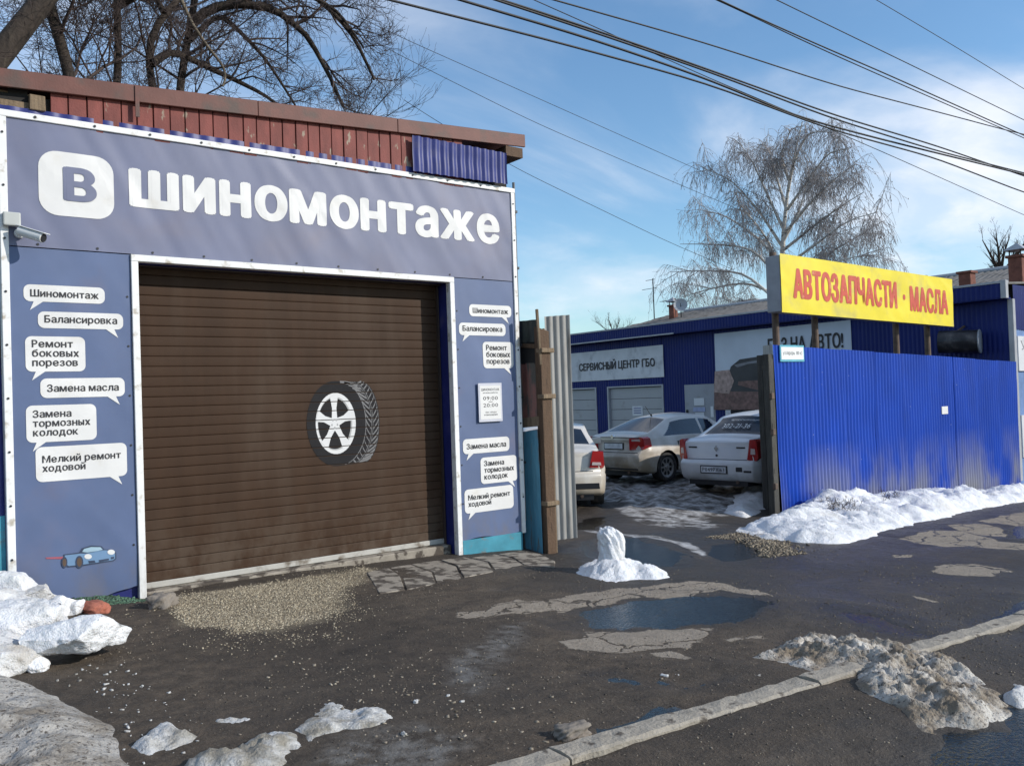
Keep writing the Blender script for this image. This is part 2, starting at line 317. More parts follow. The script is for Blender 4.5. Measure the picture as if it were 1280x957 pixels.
def glyph(ch, res=3):
    if (ch, res) in _GC: return _GC[(ch, res)]
    sw = .085; stem = lambda x, z0, z1: [((x, z0), (x+sw, z0)), ((x, z1), (x+sw, z1))]
    if ch == 'н': v, f = _strokes([stem(.07, 0, .545), stem(.43, 0, .545), [((.155, .32), (.155, .235)), ((.43, .32), (.43, .235))]])
    elif ch == 'ь': v, f = _strokes([stem(.07, 0, .545), _bowl(.155, 0, .34, .30, sw)])
    elif ch == 'ы': v, f = _strokes([stem(.07, 0, .545), _bowl(.155, 0, .34, .27, sw), stem(.50, 0, .545)])
    elif ch == 'Ы': v, f = _strokes([stem(.08, 0, .728), _bowl(.165, 0, .43, .34, sw), stem(.61, 0, .728)])
    elif ch == 'Р': v, f = _strokes([stem(.08, 0, .728), _bowl(.165, .28, .728, .36, sw)])
    elif ch in 'хХ':
        h = .545 if ch == 'х' else .728; w = .46 if ch == 'х' else .58; t = .055
        v, f = _strokes([[((.03, h), (.03+2*t, h)), ((.03+w-2*t, 0), (.03+w, 0))], [((.03, 0), (.03+2*t, 0)), ((.03+w/2-t-.03, h/2-.03), (.03+w/2+t-.03, h/2-.03))], [((.03+w/2-t+.03, h/2+.03), (.03+w/2+t+.03, h/2+.03)), ((.03+w-2*t, h), (.03+w, h))]])
    else: v, f = _font_glyph(ch, res)
    _GC[(ch, res)] = (v, f); return v, f
def text_shape(body, off=0.0, spacing=1.0, line=1.0, align='LEFT', res=3):
    """letters set one by one; off thickens, as a second copy shifted sideways would"""
    V = []; F = []; n = 0
    for li, ln in enumerate(body.split('\n')):
        x = 0.0
        for ch in ln:
            if ch == ' ': x += .28; continue
            v, f = glyph(ch, res); mn = v[:, 0].min(); wd = v[:, 0].max()-mn
            V.append(v+np.array([x-mn, -li*line])); F += [tuple(i+n for i in q) for q in f]; n += len(v)
            x += wd+(.11 if ch not in 'оОсСТтГгАаЛлхХ' else .085)*spacing + (spacing-1)*.3
    return np.concatenate(V), F
def bold_shape(body, rx, ry, spacing=1.1, res=3, line=1.0):
    """heavy lettering: the same glyphs laid over each other round a small ellipse, each layer a hair deeper"""
    v, f = text_shape(body, 0.0, spacing, line, res=res); V = []; F = []; Lz = []
    for k in range(9):
        a = 2*math.pi*k/8; ox, oy = (rx*math.cos(a), ry*math.sin(a)) if k < 8 else (0, 0)
        F += [tuple(i+len(v)*k for i in q) for q in f]; V.append(v+np.array([ox, oy])); Lz += [0.00025*k]*len(v)
    return np.concatenate(V), F, np.array(Lz)
def poly_shape(P): P = np.array(P, float); return P, [tuple(range(len(P)))]
def ellipse(cx, cy, rx, ry, n=28, a0=0, a1=360):
    return [(cx+rx*math.cos(R_(a0+(a1-a0)*i/n)), cy+ry*math.sin(R_(a0+(a1-a0)*i/n))) for i in range(n + (0 if a1-a0 == 360 else 1))]
def rrect(x0, x1, z0, z1, r, n=5):
    P = []
    for cx, cz, a in ((x1-r, z1-r, 0), (x0+r, z1-r, 90), (x0+r, z0+r, 180), (x1-r, z0+r, 270)):
        for i in range(n+1): P.append((cx+r*math.cos(R_(a+90*i/n)), cz+r*math.sin(R_(a+90*i/n))))
    return P
def flat(name, shape, fn, material, parent, cell=0.0, gaps=None, thick=0.0):
    """lay a flat print shape (u,v) on a surface fn(u,v)->xyz; cell cuts it so that it follows folds; gaps = (v0, step, half) drops slat joints"""
    v, f = shape[:2]; lz = shape[2] if len(shape) > 2 else np.zeros(len(v))
    bm = bmesh.new(); bv = [bm.verts.new((p[0], p[1], l_)) for p, l_ in zip(v, lz)]
    for q in f:
        try: bm.faces.new([bv[i] for i in q])
        except ValueError: pass
    bmesh.ops.recalc_face_normals(bm, faces=bm.faces)
    bmesh.ops.triangulate(bm, faces=bm.faces[:], ngon_method='EAR_CLIP')
    if cell:
        mn = v.min(0); mxx = v.max(0)
        for ax in (0, 1):
            for c in np.arange(mn[ax]+cell, mxx[ax], cell):
                co = [0, 0, 0]; co[ax] = c; no = [0, 0, 0]; no[ax] = 1
                bmesh.ops.bisect_plane(bm, geom=bm.verts[:]+bm.edges[:]+bm.faces[:], plane_co=co, plane_no=no, dist=1e-6)
    if gaps:
        v0, st, hw = gaps
        for k in range(int((v[:, 1].min()-v0)/st)-1, int((v[:, 1].max()-v0)/st)+2):
            for s in (-hw, hw):
                bmesh.ops.bisect_plane(bm, geom=bm.verts[:]+bm.edges[:]+bm.faces[:], plane_co=(0, v0+k*st+s, 0), plane_no=(0, 1, 0), dist=1e-6)
        kill = []
        for q in bm.faces:
            c = q.calc_center_median().y; k = round((c-v0)/st)
            if abs(c-v0-k*st) < hw: kill.append(q)
        bmesh.ops.delete(bm, geom=kill, context='FACES')
    bmesh.ops.triangulate(bm, faces=[q for q in bm.faces if len(q.verts) > 4])
    me = bpy.data.meshes.new(name)
    o0 = ORG[parent]
    cc = np.array([p.co[:] for p in bm.verts]); w = np.array(fn(cc[:, 0], cc[:, 1]), float); w[:, 1] -= cc[:, 2]
    for p, q in zip(bm.verts, w-o0): p.co = q
    bm.to_mesh(me); bm.free()
    return link(name, me, material, parent)
def fit(shape, x0, x1, z0, z1):
    v = shape[0]; mn = v.min(0); mx_ = v.max(0)
    return (np.stack([x0+(v[:, 0]-mn[0])/(mx_[0]-mn[0])*(x1-x0), z0+(v[:, 1]-mn[1])/(mx_[1]-mn[1])*(z1-z0)], 1), *shape[1:])

def corrugated(name, A, B, zb, zt, material, parent, period=0.105, depth=0.018, rows=6, phase=0.0, warp=0.0, seed=0, org=None, normal=None):
    """trapezoid profiled sheet between ground points A and B; zb, zt = (left, right) heights"""
    A = np.array(A, float)[:2]; B = np.array(B, float)[:2]; L = np.linalg.norm(B-A); d = (B-A)/L
    n = np.array([d[1], -d[0]]) if normal is None else np.array(normal, float)
    us = []; ds = []
    k = -1
    while k*period < L+period:
        for t, h in ((0.0, 0), (0.32, 0), (0.46, 1), (0.86, 1)):
            us.append((k+t+phase)*period); ds.append(h*depth)
        k += 1
    us = np.array(us); ds = np.array(ds); m = (us > 0) & (us < L)
    uu = np.concatenate([[0], us[m], [L]]); dd = np.concatenate([[np.interp(0, us, ds)], ds[m], [np.interp(L, us, ds)]])
    T = np.linspace(0, 1, rows+1)[:, None]; s = (uu/L)[None, :]
    z = (zb[0]*(1-s)+zb[1]*s)*(1-T) + (zt[0]*(1-s)+zt[1]*s)*T
    off = dd[None, :] + warp*fbm(uu[None, :]*0.7+seed*3.1+0*T, T*2.0+0*s, seed+5, 3)
    P = np.stack([A[0]+d[0]*uu[None, :]+n[0]*off, A[1]+d[1]*uu[None, :]+n[1]*off, z+0*off], -1)
    return grid_mesh(name, P, material, parent, smooth=False, org=org)

def tubes(polys):
    """polys: list of (pts (n,3), radii (n,), sides) -> verts, list of quad arrays"""
    groups = {}
    for p, r, k in polys: groups.setdefault((len(p), k), []).append((p, r))
    V = []; F = []; base = 0
    for (n, k), L in groups.items():
        P = np.array([a for a, _ in L]); Rr = np.array([b for _, b in L]); m = len(L)
        T = np.gradient(P, axis=1); T /= (np.linalg.norm(T, axis=2, keepdims=True)+1e-9)
        ref = np.eye(3)[np.argmin(np.abs(T).max(axis=1), axis=1)][:, None, :]
        X = np.cross(T, np.broadcast_to(ref, T.shape)); X /= (np.linalg.norm(X, axis=2, keepdims=True)+1e-9); Y = np.cross(T, X)
        a = np.arange(k)*2*math.pi/k
        ring = P[:, :, None, :] + Rr[:, :, None, None]*(X[:, :, None, :]*np.cos(a)[None, None, :, None]+Y[:, :, None, :]*np.sin(a)[None, None, :, None])
        V.append(ring.reshape(-1, 3))
        idx = base+np.arange(m*n*k).reshape(m, n, k); nx = np.roll(idx, -1, axis=2)
        F.append(np.stack([idx[:, :-1], nx[:, :-1], nx[:, 1:], idx[:, 1:]], -1).reshape(-1, 4)); base += m*n*k
    return np.concatenate(V), F
def smooth_path(pts, n=16):
    P = np.array(pts, float); d = np.concatenate([[0], np.cumsum(np.linalg.norm(np.diff(P, axis=0), axis=1))])
    m = 8*n; t = np.linspace(0, d[-1], m); Q = np.stack([np.interp(t, d, P[:, k]) for k in range(3)], 1)
    w = max(3, (m//(2*(len(P)-1)))|1) if len(P) > 2 else 3; h = w//2
    for _ in range(2):
        E_ = np.concatenate([2*Q[:1]-Q[h:0:-1], Q, 2*Q[-1:]-Q[-2:-h-2:-1]]); Q = np.stack([np.convolve(E_[:, k], np.ones(w)/w, 'valid') for k in range(3)], 1)
    return Q[np.linspace(0, m-1, n).round().astype(int)]

# ------------------------------------------------------------------ the ground
def zp(ox, oy, s, pts): return np.array([G(ox+s*a, oy+s*b)[:2] for a, b in pts])
Z3 = (540, 640, .34375); Z4 = (900, 620, .3522); Z5 = (690, 560, .2344)
PUDDLES = [  # outline on the ground, name
    zp(*Z3, [(540,352),(620,335),(720,325),(900,318),(1060,316),(1180,322),(1210,350),(1190,380),(1100,398),(900,408),(700,408),(560,398)]),
    zp(*Z3, [(556,594),(640,592),(720,600),(790,622),(800,640),(720,622),(640,608)]),
    zp(*Z3, [(868,640),(960,618),(1080,604),(1090,616),(1000,636),(900,650)]),
    zp(*Z3, [(575,836),(610,800),(700,770),(820,742),(868,738),(800,780),(700,812),(620,842)]),
    zp(*Z5, [(150,500),(250,488),(440,492),(560,535),(720,585),(650,622),(480,615),(330,600),(170,560)]),
    zp(*Z5, [(835,560),(860,520),(1000,512),(1105,540),(1112,578),(960,590)]),
    zp(*Z5, [(140,385),(270,375),(275,405),(230,425),(140,425)]),
    np.vstack([zp(*Z4, [(600,990),(700,890),(820,815),(1000,790),(1090,735)]), [[9.6, 1.6], [9.4, 0.9], [4.6, 0.9]]]),
    zp(*Z4, [(960,440),(1040,405),(1120,385),(1130,425),(1010,462)]),
    zp(*Z4, [(380,398),(560,432),(680,470),(730,492),(600,474),(440,424)]),
    zp(*Z4, [(1030,112),(1079,108),(1140,118),(1130,145),(1050,140)]),
]
DRY = [
    zp(*Z3, [(85,368),(190,355),(300,318),(410,320),(440,345),(330,362),(200,382),(90,386)]),
    zp(*Z3, [(428,322),(620,276),(780,266),(930,250),(1030,255),(1180,286),(1240,328),(1160,318),(1060,300),(970,312),(850,322),(720,318),(560,340),(450,356)]),
    zp(*Z3, [(468,466),(530,454),(540,416),(700,414),(860,420),(1015,420),(1000,466),(930,488),(830,498),(640,514),(505,496)]),
    zp(*Z3, [(815,516),(900,511),(942,530),(918,541),(820,526)]),
    zp(*Z3, [(1080,460),(1200,450),(1216,460),(1090,470)]),
    zp(*Z4, [(636,150),(740,124),(850,125),(1000,162),(1150,172),(1150,196),(900,182),(720,172)]),
    zp(*Z4, [(800,106),(900,100),(1000,114),(1012,138),(940,142),(860,128)]),
    zp(*Z4, [(915,88),(1079,55),(1250,30),(1250,70),(1079,112),(1000,104)]),
    zp(*Z4, [(738,262),(790,240),(920,243),(1000,254),(1055,270),(950,284),(800,276)]),
    zp(*Z4, [(676,348),(740,358),(790,376),(700,362)]),
    zp(*Z4, [(590,205),(690,208),(680,216),(600,214)]),
]
CHIPS = np.array([G(*p)[:2] for p in ((205,752),(250,738),(330,727),(400,718),(455,708),(470,715),(452,728),(420,742),(430,760),(400,776),(350,786),(290,790),(235,782))])
SLUSH = np.vstack([zp(*Z5, [(160,300),(330,180),(420,150),(560,200),(700,150),(760,235),(960,240),(1110,230),(1150,330),(960,350),(850,440),(640,420),(430,400),(330,330)]), ])
EDGE_SLUSH = zp(*Z5, [(160,425),(270,440),(420,465),(600,480),(750,520),(840,545),(830,570),(700,535),(560,505),(380,480),(170,445)])
ICE_GREY = [np.array([G(*p)[:2] for p in q]) for q in (
    ((575,822),(600,800),(640,782),(660,778),(655,790),(625,812),(612,850),(590,862),(578,845)),
    ((380,957),(420,930),(520,905),(560,915),(600,925),(560,940),(520,970)))]
LEVELS = []
for P in PUDDLES:
    c = P.mean(0); LEVELS.append(float(base_z(c[0])))
YARD = -0.22                                   # the yard is nearly level
def gh(x, y):
    x = np.asarray(x, float); y = np.asarray(y, float)
    z = base_z(x)
    yw = sstep(8.75, 10.6, y)*sstep(6.6, 8.2, x)
    z = z*(1-yw)+YARD*yw
    near = sstep(40, 24, np.hypot(x, y))
    z = z + near*(0.022*fbm(x*0.55, y*0.55, 3, 3) + 0.012*fbm(x*2.3, y*2.3, 8, 4))
    # wheel tracks swinging from the street into the gateway
    tk = np.zeros_like(z)
    for (xa, ya, xb, yb, sd) in ((2.0, 4.6, 9.6, 9.2, 1), (2.2, 5.9, 8.6, 9.4, 2), (11.5, 4.3, 9.9, 9.6, 3), (13.0, 5.0, 8.8, 9.9, 4)):
        L_ = math.hypot(xb-xa, yb-ya); u_ = ((x-xa)*(xb-xa)+(y-ya)*(yb-ya))/L_; v_ = ((x-xa)*(yb-ya)-(y-ya)*(xb-xa))/L_+.30*np.sin(u_*.45+sd)+.05*fbm(x*2, y*2, 60+sd, 3)
        tk = tk + np.exp(-(v_/.11)**2)*sstep(-.2, .8, u_)*sstep(L_+.5, L_-.8, u_)*(.6+.8*fbm(x*3, y*3, 66, 3))
    z = z - near*0.020*tk
    # frozen wheel ruts in the yard
    ry = sstep(9.6, 10.8, y)*sstep(8.0, 10.5, x)*near
    z = z + ry*(0.10*fbm(x*0.75+y*0.75, (x-y)*2.4, 21, 4))
    z = z-0.07*sstep(3.6, 2.0, x)*sstep(7.6, 8.3, y)*sstep(9.5, 8.6, y)*sstep(1.6, 2.0, x)
    kw_ = np.exp(-((y-3.0)/.28)**2)*sstep(.6, 1.4, x)*sstep(15, 13, x); z = z*(1-kw_)+(base_z(x)+.004*fbm(x*6, y*6, 14, 3))*kw_
    z = z-0.11*np.exp(-((x-6.85)**2+(y-7.95)**2)/.16)
    for P, lv in zip(PUDDLES, LEVELS):
        mn = P.min(0)-0.7; mx_ = P.max(0)+0.7
        m = (x > mn[0]) & (x < mx_[0]) & (y > mn[1]) & (y < mx_[1])
        if not m.any(): continue
        xs = x[m]; ys = y[m]
        d = poly_sd(xs, ys, P) + 0.10*fbm(xs*3, ys*3, 31, 4) + 0.05*fbm(xs*11, ys*11, 33, 3)
        t = lv + np.where(d < 0, -np.minimum(0.03, 0.25*-d), 0.06*d) + 0.010*fbm(xs*7, ys*7, 5, 4)
        w = sstep(0.6, 0.05, d)
        zz = z[m]; z[m] = zz*(1-w)+t*w
    k2 = np.exp(-((y-3.0)/.20)**4)*sstep(.6, 1.4, x)*sstep(15, 13, x)      # the kerb holds the ground back
    return z*(1-k2)+np.minimum(z, base_z(x)+.004)*k2
def axis_(parts):
    o_ = [np.array([parts[0][0]])]
    for a, b, s in parts:
        n = max(1, int(round((b-a)/s))); o_.append(a+(b-a)*np.arange(1, n+1)/n)
    return np.concatenate(o_)
gx = axis_([(-900,-100,100),(-100,-10,15),(-10,-1,.5),(-1,1.2,.07),(1.2,9.5,.03),(9.5,19,.055),(19,26,.2),(26,60,4),(60,200,20),(200,1600,200)])
gy = axis_([(-600,-60,90),(-60,-5,8),(-5,1.2,.5),(1.2,2.2,.07),(2.2,8.9,.03),(8.9,18.5,.055),(18.5,26,.25),(26,60,4),(60,200,20),(200,1600,200)])
GX, GY = np.meshgrid(gx, gy)
GZ = gh(GX.ravel(), GY.ravel()).reshape(GX.shape)
gv = np.stack([GX, GY, GZ], -1)

def polymask(polys, x, y, soft=0.03, warp=0.10, wf=3.0, seed=40):
    m = np.zeros(x.shape); wx = x+warp*fbm(x*wf, y*wf, seed, 4); wy = y+warp*fbm(x*wf, y*wf, seed+9, 4)
    for P in polys:
        mn = P.min(0)-0.4; mx_ = P.max(0)+0.4; s = (x > mn[0]) & (x < mx_[0]) & (y > mn[1]) & (y < mx_[1])
        if s.any():
            d = poly_sd(wx[s], wy[s], P); m[s] = np.maximum(m[s], sstep(soft, -soft, d))
    return m
fx_, fy_ = GX.ravel(), GY.ravel()
a_dry = polymask(DRY, fx_, fy_, 0.05, 0.10, 4.0)
a_chip = polymask([CHIPS], fx_, fy_, 0.10, 0.15)
a_slush = polymask([SLUSH], fx_, fy_, 0.25, 0.5, 1.2)*0.9
a_slush = np.maximum(a_slush, polymask([EDGE_SLUSH], fx_, fy_, 0.05, 0.12))
a_slush = np.maximum(a_slush, 0.55*sstep(9.9, 11.5, fy_)*sstep(8, 11, fx_)*sstep(30, 24, fx_))
a_ice = polymask(ICE_GREY, fx_, fy_, 0.10, 0.15)
a_pud = polymask(PUDDLES, fx_, fy_, 0.25, 0.15)
# traffic-wet asphalt in the middle, mud towards the garage
tk_ = sstep(-.004, -.018, GZ.ravel()-base_z(fx_))*(fy_ < 9)
a_wet = np.clip(0.30*tk_+0.12+0.5*fbm(fx_*0.45, fy_*0.45, 177, 4)+0.62*sstep(4.2, 6.5, fx_)*sstep(8.6, 7.2, fy_) + 0.9*a_pud + 0.5*sstep(6.5, 9, fx_)*sstep(4, 6, fy_) + 0.25*fbm(fx_*0.8, fy_*0.8, 77, 4), 0, 1)

gm, t, p, o = new_mat('street_ground')
geo = mnode(t, 'ShaderNodeNewGeometry').outputs['Position']
at1 = mnode(t, 'ShaderNodeAttribute', attribute_name='mask1'); s1 = mnode(t, 'ShaderNodeSeparateColor'); t.links.new(at1.outputs['Color'], s1.inputs[0])
at2 = mnode(t, 'ShaderNodeAttribute', attribute_name='mask2'); s2 = mnode(t, 'ShaderNodeSeparateColor'); t.links.new(at2.outputs['Color'], s2.inputs[0])
dry_, wet_, slu_ = s1.outputs; chip_, ice_, mud_ = s2.outputs
f1, n1 = noise_fac(t, geo, 1.3, 0.35, 0.65, detail=8)
f2, n2 = noise_fac(t, geo, 9.0, 0.35, 0.7, detail=8, rough=0.65)
f3, n3 = noise_fac(t, geo, 70.0, 0.58, 0.72, detail=4, rough=0.6)
f4, n4 = noise_fac(t, geo, 34.0, 0.35, 0.65, detail=6, rough=0.7)
asph = mix(t, f1, (0.040, 0.031, 0.023), (0.080, 0.063, 0.049))
mudc = mix(t, f2, (0.038, 0.026, 0.016), (0.098, 0.070, 0.046))
c0 = mix(t, mud_, asph, mudc)
f6, _n6 = noise_fac(t, geo, 2.1, 0.50, 0.70, detail=9, rough=0.62, stretch=(0.6, 1.5, 1)); c0 = mix(t, math_(t, 'MULTIPLY', f6, 0.75), c0, (0.118, 0.088, 0.060))
c0 = mix(t, math_(t, 'MULTIPLY', f4, 0.30), c0, (0.11, 0.090, 0.070))
f5, _n5 = noise_fac(t, geo, 0.55, 0.40, 0.62, detail=6); c0 = mix(t, math_(t, 'MULTIPLY', f5, 0.5), c0, (0.026, 0.020, 0.015))
c0 = mix(t, math_(t, 'MULTIPLY', f3, 0.55), c0, (0.20, 0.17, 0.135))              # grit
wetdark = math_(t, 'MULTIPLY', wet_, 0.55)
c0 = mix(t, wetdark, c0, (0.02, 0.0175, 0.016))
c0 = mix(t, math_(t, 'MULTIPLY', chip_, 0.85), c0, mix(t, f4, (0.11, 0.085, 0.055), (0.30, 0.25, 0.17)))
# dry, cracked pale asphalt
vor = mnode(t, 'ShaderNodeTexVoronoi', feature='DISTANCE_TO_EDGE'); vor.inputs['Scale'].default_value = 2.3
wv = mnode(t, 'ShaderNodeVectorMath', operation='ADD'); nn = mnode(t, 'ShaderNodeTexNoise'); nn.inputs['Scale'].default_value = 5; nn.inputs['Detail'].default_value = 5; t.links.new(geo, nn.inputs['Vector'])
sc_ = mnode(t, 'ShaderNodeVectorMath', operation='SCALE'); t.links.new(nn.outputs['Color'], sc_.inputs[0]); sc_.inputs['Scale'].default_value = 0.35
t.links.new(geo, wv.inputs[0]); t.links.new(sc_.outputs[0], wv.inputs[1])
mpv = mnode(t, 'ShaderNodeMapping'); mpv.inputs['Scale'].default_value = (0.5, 1.0, 0.0); t.links.new(wv.outputs[0], mpv.inputs[0]); t.links.new(mpv.outputs[0], vor.inputs['Vector'])
crk = mnode(t, 'ShaderNodeMapRange'); crk.inputs[1].default_value = 0.012; crk.inputs[2].default_value = 0.03; t.links.new(vor.outputs['Distance'], crk.inputs[0])
dn = math_(t, 'ADD', dry_, math_(t, 'MULTIPLY', math_(t, 'SUBTRACT', n4, 0.5), 1.1))
dr = mnode(t, 'ShaderNodeMapRange'); dr.interpolation_type = 'SMOOTHSTEP'; dr.inputs[1].default_value = 0.36; dr.inputs[2].default_value = 0.66; t.links.new(dn, dr.inputs[0])
drf = math_(t, 'MULTIPLY', dr.outputs[0], crk.outputs[0])
dryc = mix(t, f2, mix(t, f4, (0.21, 0.172, 0.132), (0.275, 0.232, 0.182)), mix(t, f4, (0.245, 0.205, 0.160), (0.325, 0.278, 0.222)))
c1 = mix(t, drf, c0, dryc)
# frozen slush in the yard
sn = math_(t, 'ADD', slu_, math_(t, 'MULTIPLY', math_(t, 'SUBTRACT', noise_fac(t, geo, 3.2, 0.3, 0.7, detail=8, rough=0.62, stretch=(1.2, 1.2, 1))[1], 0.5), 2.2))
sr = mnode(t, 'ShaderNodeMapRange'); sr.interpolation_type = 'SMOOTHSTEP'; sr.inputs[1].default_value = 0.62; sr.inputs[2].default_value = 1.15; t.links.new(sn, sr.inputs[0])
srf = math_(t, 'MULTIPLY', sr.outputs[0], math_(t, 'GREATER_THAN', slu_, 0.02))
c2 = mix(t, srf, c1, mix(t, f2, (0.24, 0.225, 0.21), (0.55, 0.54, 0.53)))
icn = math_(t, 'MULTIPLY', ice_, f2)
c3 = mix(t, math_(t, 'MULTIPLY', icn, 0.8), c2, (0.20, 0.195, 0.185))
t.links.new(c3, p.inputs['Base Color'])
r1 = mnode(t, 'ShaderNodeMapRange'); r1.inputs[1].default_value = 0; r1.inputs[2].default_value = 1; r1.inputs[3].default_value = 0.88; r1.inputs[4].default_value = 0.20
wr = math_(t, 'MULTIPLY', wet_, math_(t, 'SUBTRACT', 1.15, math_(t, 'MULTIPLY', n2, 0.9))); t.links.new(wr, r1.inputs[0])
rr = mix(t, drf, mnode(t, 'ShaderNodeCombineColor').outputs[0], (0.9, 0.9, 0.9))
mr = mnode(t, 'ShaderNodeMix', data_type='FLOAT'); t.links.new(drf, mr.inputs[0]); t.links.new(r1.outputs[0], mr.inputs[2]); mr.inputs[3].default_value = 0.92
t.links.new(mr.outputs[0], p.inputs['Roughness']); p.inputs['Specular IOR Level'].default_value = 0.45
bh = math_(t, 'ADD', math_(t, 'MULTIPLY', n4, 0.6), math_(t, 'ADD', math_(t, 'MULTIPLY', n3, 0.25), math_(t, 'MULTIPLY', crk.outputs[0], math_(t, 'MULTIPLY', dr.outputs[0], 0.25))))
bmp = mnode(t, 'ShaderNodeBump'); bmp.inputs['Strength'].default_value = 0.9; bmp.inputs['Distance'].default_value = 0.03; t.links.new(bh, bmp.inputs['Height']); t.links.new(bmp.outputs[0], p.inputs['Normal'])
ground = grid_mesh('ground', gv, gm); tag(ground, 'wet muddy street and yard ground with pale dry patches', 'ground', kind='structure')
for nm, cols in (('mask1', (a_dry, a_wet, a_slush)), ('mask2', (a_chip, a_ice, np.clip(0.5+0.9*fbm(fx_*0.5, fy_*0.5, 91, 4)+0.5*sstep(6.5, 3.5, fx_), 0, 1)))):
    at = ground.data.attributes.new(nm, 'FLOAT_COLOR', 'POINT')
    at.data.foreach_set('color', np.stack([*cols, np.ones_like(a_dry)], 1).astype(np.float32).ravel())

# water standing in the hollows
wm, t, p, o = new_mat('puddle_water')
t.nodes.remove(p)
tr = mnode(t, 'ShaderNodeBsdfTransparent'); tr.inputs[0].default_value = (0.55, 0.5, 0.43, 1); gl = mnode(t, 'ShaderNodeBsdfGlossy'); gl.inputs['Roughness'].default_value = 0.03
fr = mnode(t, 'ShaderNodeFresnel'); fr.inputs['IOR'].default_value = 1.6; ms = mnode(t, 'ShaderNodeMixShader')
nz = mnode(t, 'ShaderNodeTexNoise'); nz.inputs['Scale'].default_value = 38; nz.inputs['Detail'].default_value = 3; t.links.new(mnode(t, 'ShaderNodeNewGeometry').outputs['Position'], nz.inputs['Vector'])
bb = mnode(t, 'ShaderNodeBump'); bb.inputs['Strength'].default_value = 0.28; bb.inputs['Distance'].default_value = 0.02; t.links.new(nz.outputs['Fac'], bb.inputs['Height'])
t.links.new(bb.outputs[0], gl.inputs['Normal']); t.links.new(bb.outputs[0], fr.inputs['Normal'])
t.links.new(fr.outputs[0], ms.inputs[0]); t.links.new(tr.outputs[0], ms.inputs[1]); t.links.new(gl.outputs[0], ms.inputs[2]); t.links.new(ms.outputs[0], o.inputs[0])
for P, lv in zip(PUDDLES, LEVELS):
    mn = P.min(0)-0.12; mx_ = P.max(0)+0.12
    xs = np.arange(mn[0], mx_[0], 0.05); ys = np.arange(mn[1], mx_[1], 0.05); xx, yy = np.meshgrid(xs, ys)
    d = poly_sd(xx, yy, P); idx = np.arange(xx.size).reshape(xx.shape)
    q = np.stack([idx[:-1, :-1], idx[:-1, 1:], idx[1:, 1:], idx[1:, :-1]], -1).reshape(-1, 4); keep = (d.ravel()[q] < 0.12).all(1); q = q[keep]
    u, inv = np.unique(q, return_inverse=True); c = np.array([P[:, 0].mean(), P[:, 1].mean(), lv])
    v = np.stack([xx.ravel()[u], yy.ravel()[u], np.full(len(u), lv-0.003)], 1)-c
    tag(link('puddle', np_mesh('puddle', v, inv.reshape(-1, 4)), wm, None, True, org=c), kind='structure')

# kerb between footway and driveway
kerb = bpy.data.objects.new('kerb', None); COL.objects.link(kerb); ORG[kerb] = np.array([0, 2.95, 0.]); kerb.location = (0, 2.95, 0); tag(kerb, 'pale worn concrete kerb sunk almost flush with the ground', 'kerb', kind='structure')
rk = random.Random(4); x = 1.55; seg = [0.95, 0.92, 1.0, 0.97, 0.9, 1.0, 0.95, 1.02, 1.0, 1.0, 1.0, 1.0]
for i, L in enumerate(seg):
    ya = 3.02-0.012*(x-2.5)+rk.uniform(-.006, .006); yb = ya-0.012+rk.uniform(-.006, .006)
    za = float(base_z(x))+0.014+rk.uniform(-.004, .004); zb = float(base_z(x+L))+0.014+rk.uniform(-.004, .004)
    m = MB(); n = 14; A = []; Bq = []
    for k in range(n+1):
        s = k/n; xx = x+0.006+(L-0.012)*s; yy = ya+(yb-ya)*s; zz = za+(zb-za)*s
        w = 0.082+0.003*math.sin(k*1.7+i*2)+rk.uniform(-.005, .003); ch = 0.010+rk.uniform(-.003, .006)
        zz = float(base_z(np.array([xx]))[0])+.024+.006*math.sin(i*2.3)
        ring = [(xx, yy-w, zz-0.25), (xx, yy-w-.004, zz-ch), (xx, yy-w+ch*1.1, zz+rk.uniform(-.004, .003)), (xx, yy+rk.uniform(-.01,.01), zz+rk.uniform(-.004, .006)), (xx, yy+w-ch*1.1, zz+rk.uniform(-.006, .002)), (xx, yy+w, zz-ch), (xx, yy+w, zz-0.25)]
        A.append(ring)
    v = [q for r_ in A for q in r_]; m.add(v, [(k*7+j, k*7+j+1, (k+1)*7+j+1, (k+1)*7+j) for k in range(n) for j in range(6)]+[tuple(range(7)), tuple(range(n*7+6, n*7-1, -1))])
    m.build('kerb_stone', M_KERB, kerb); x += L

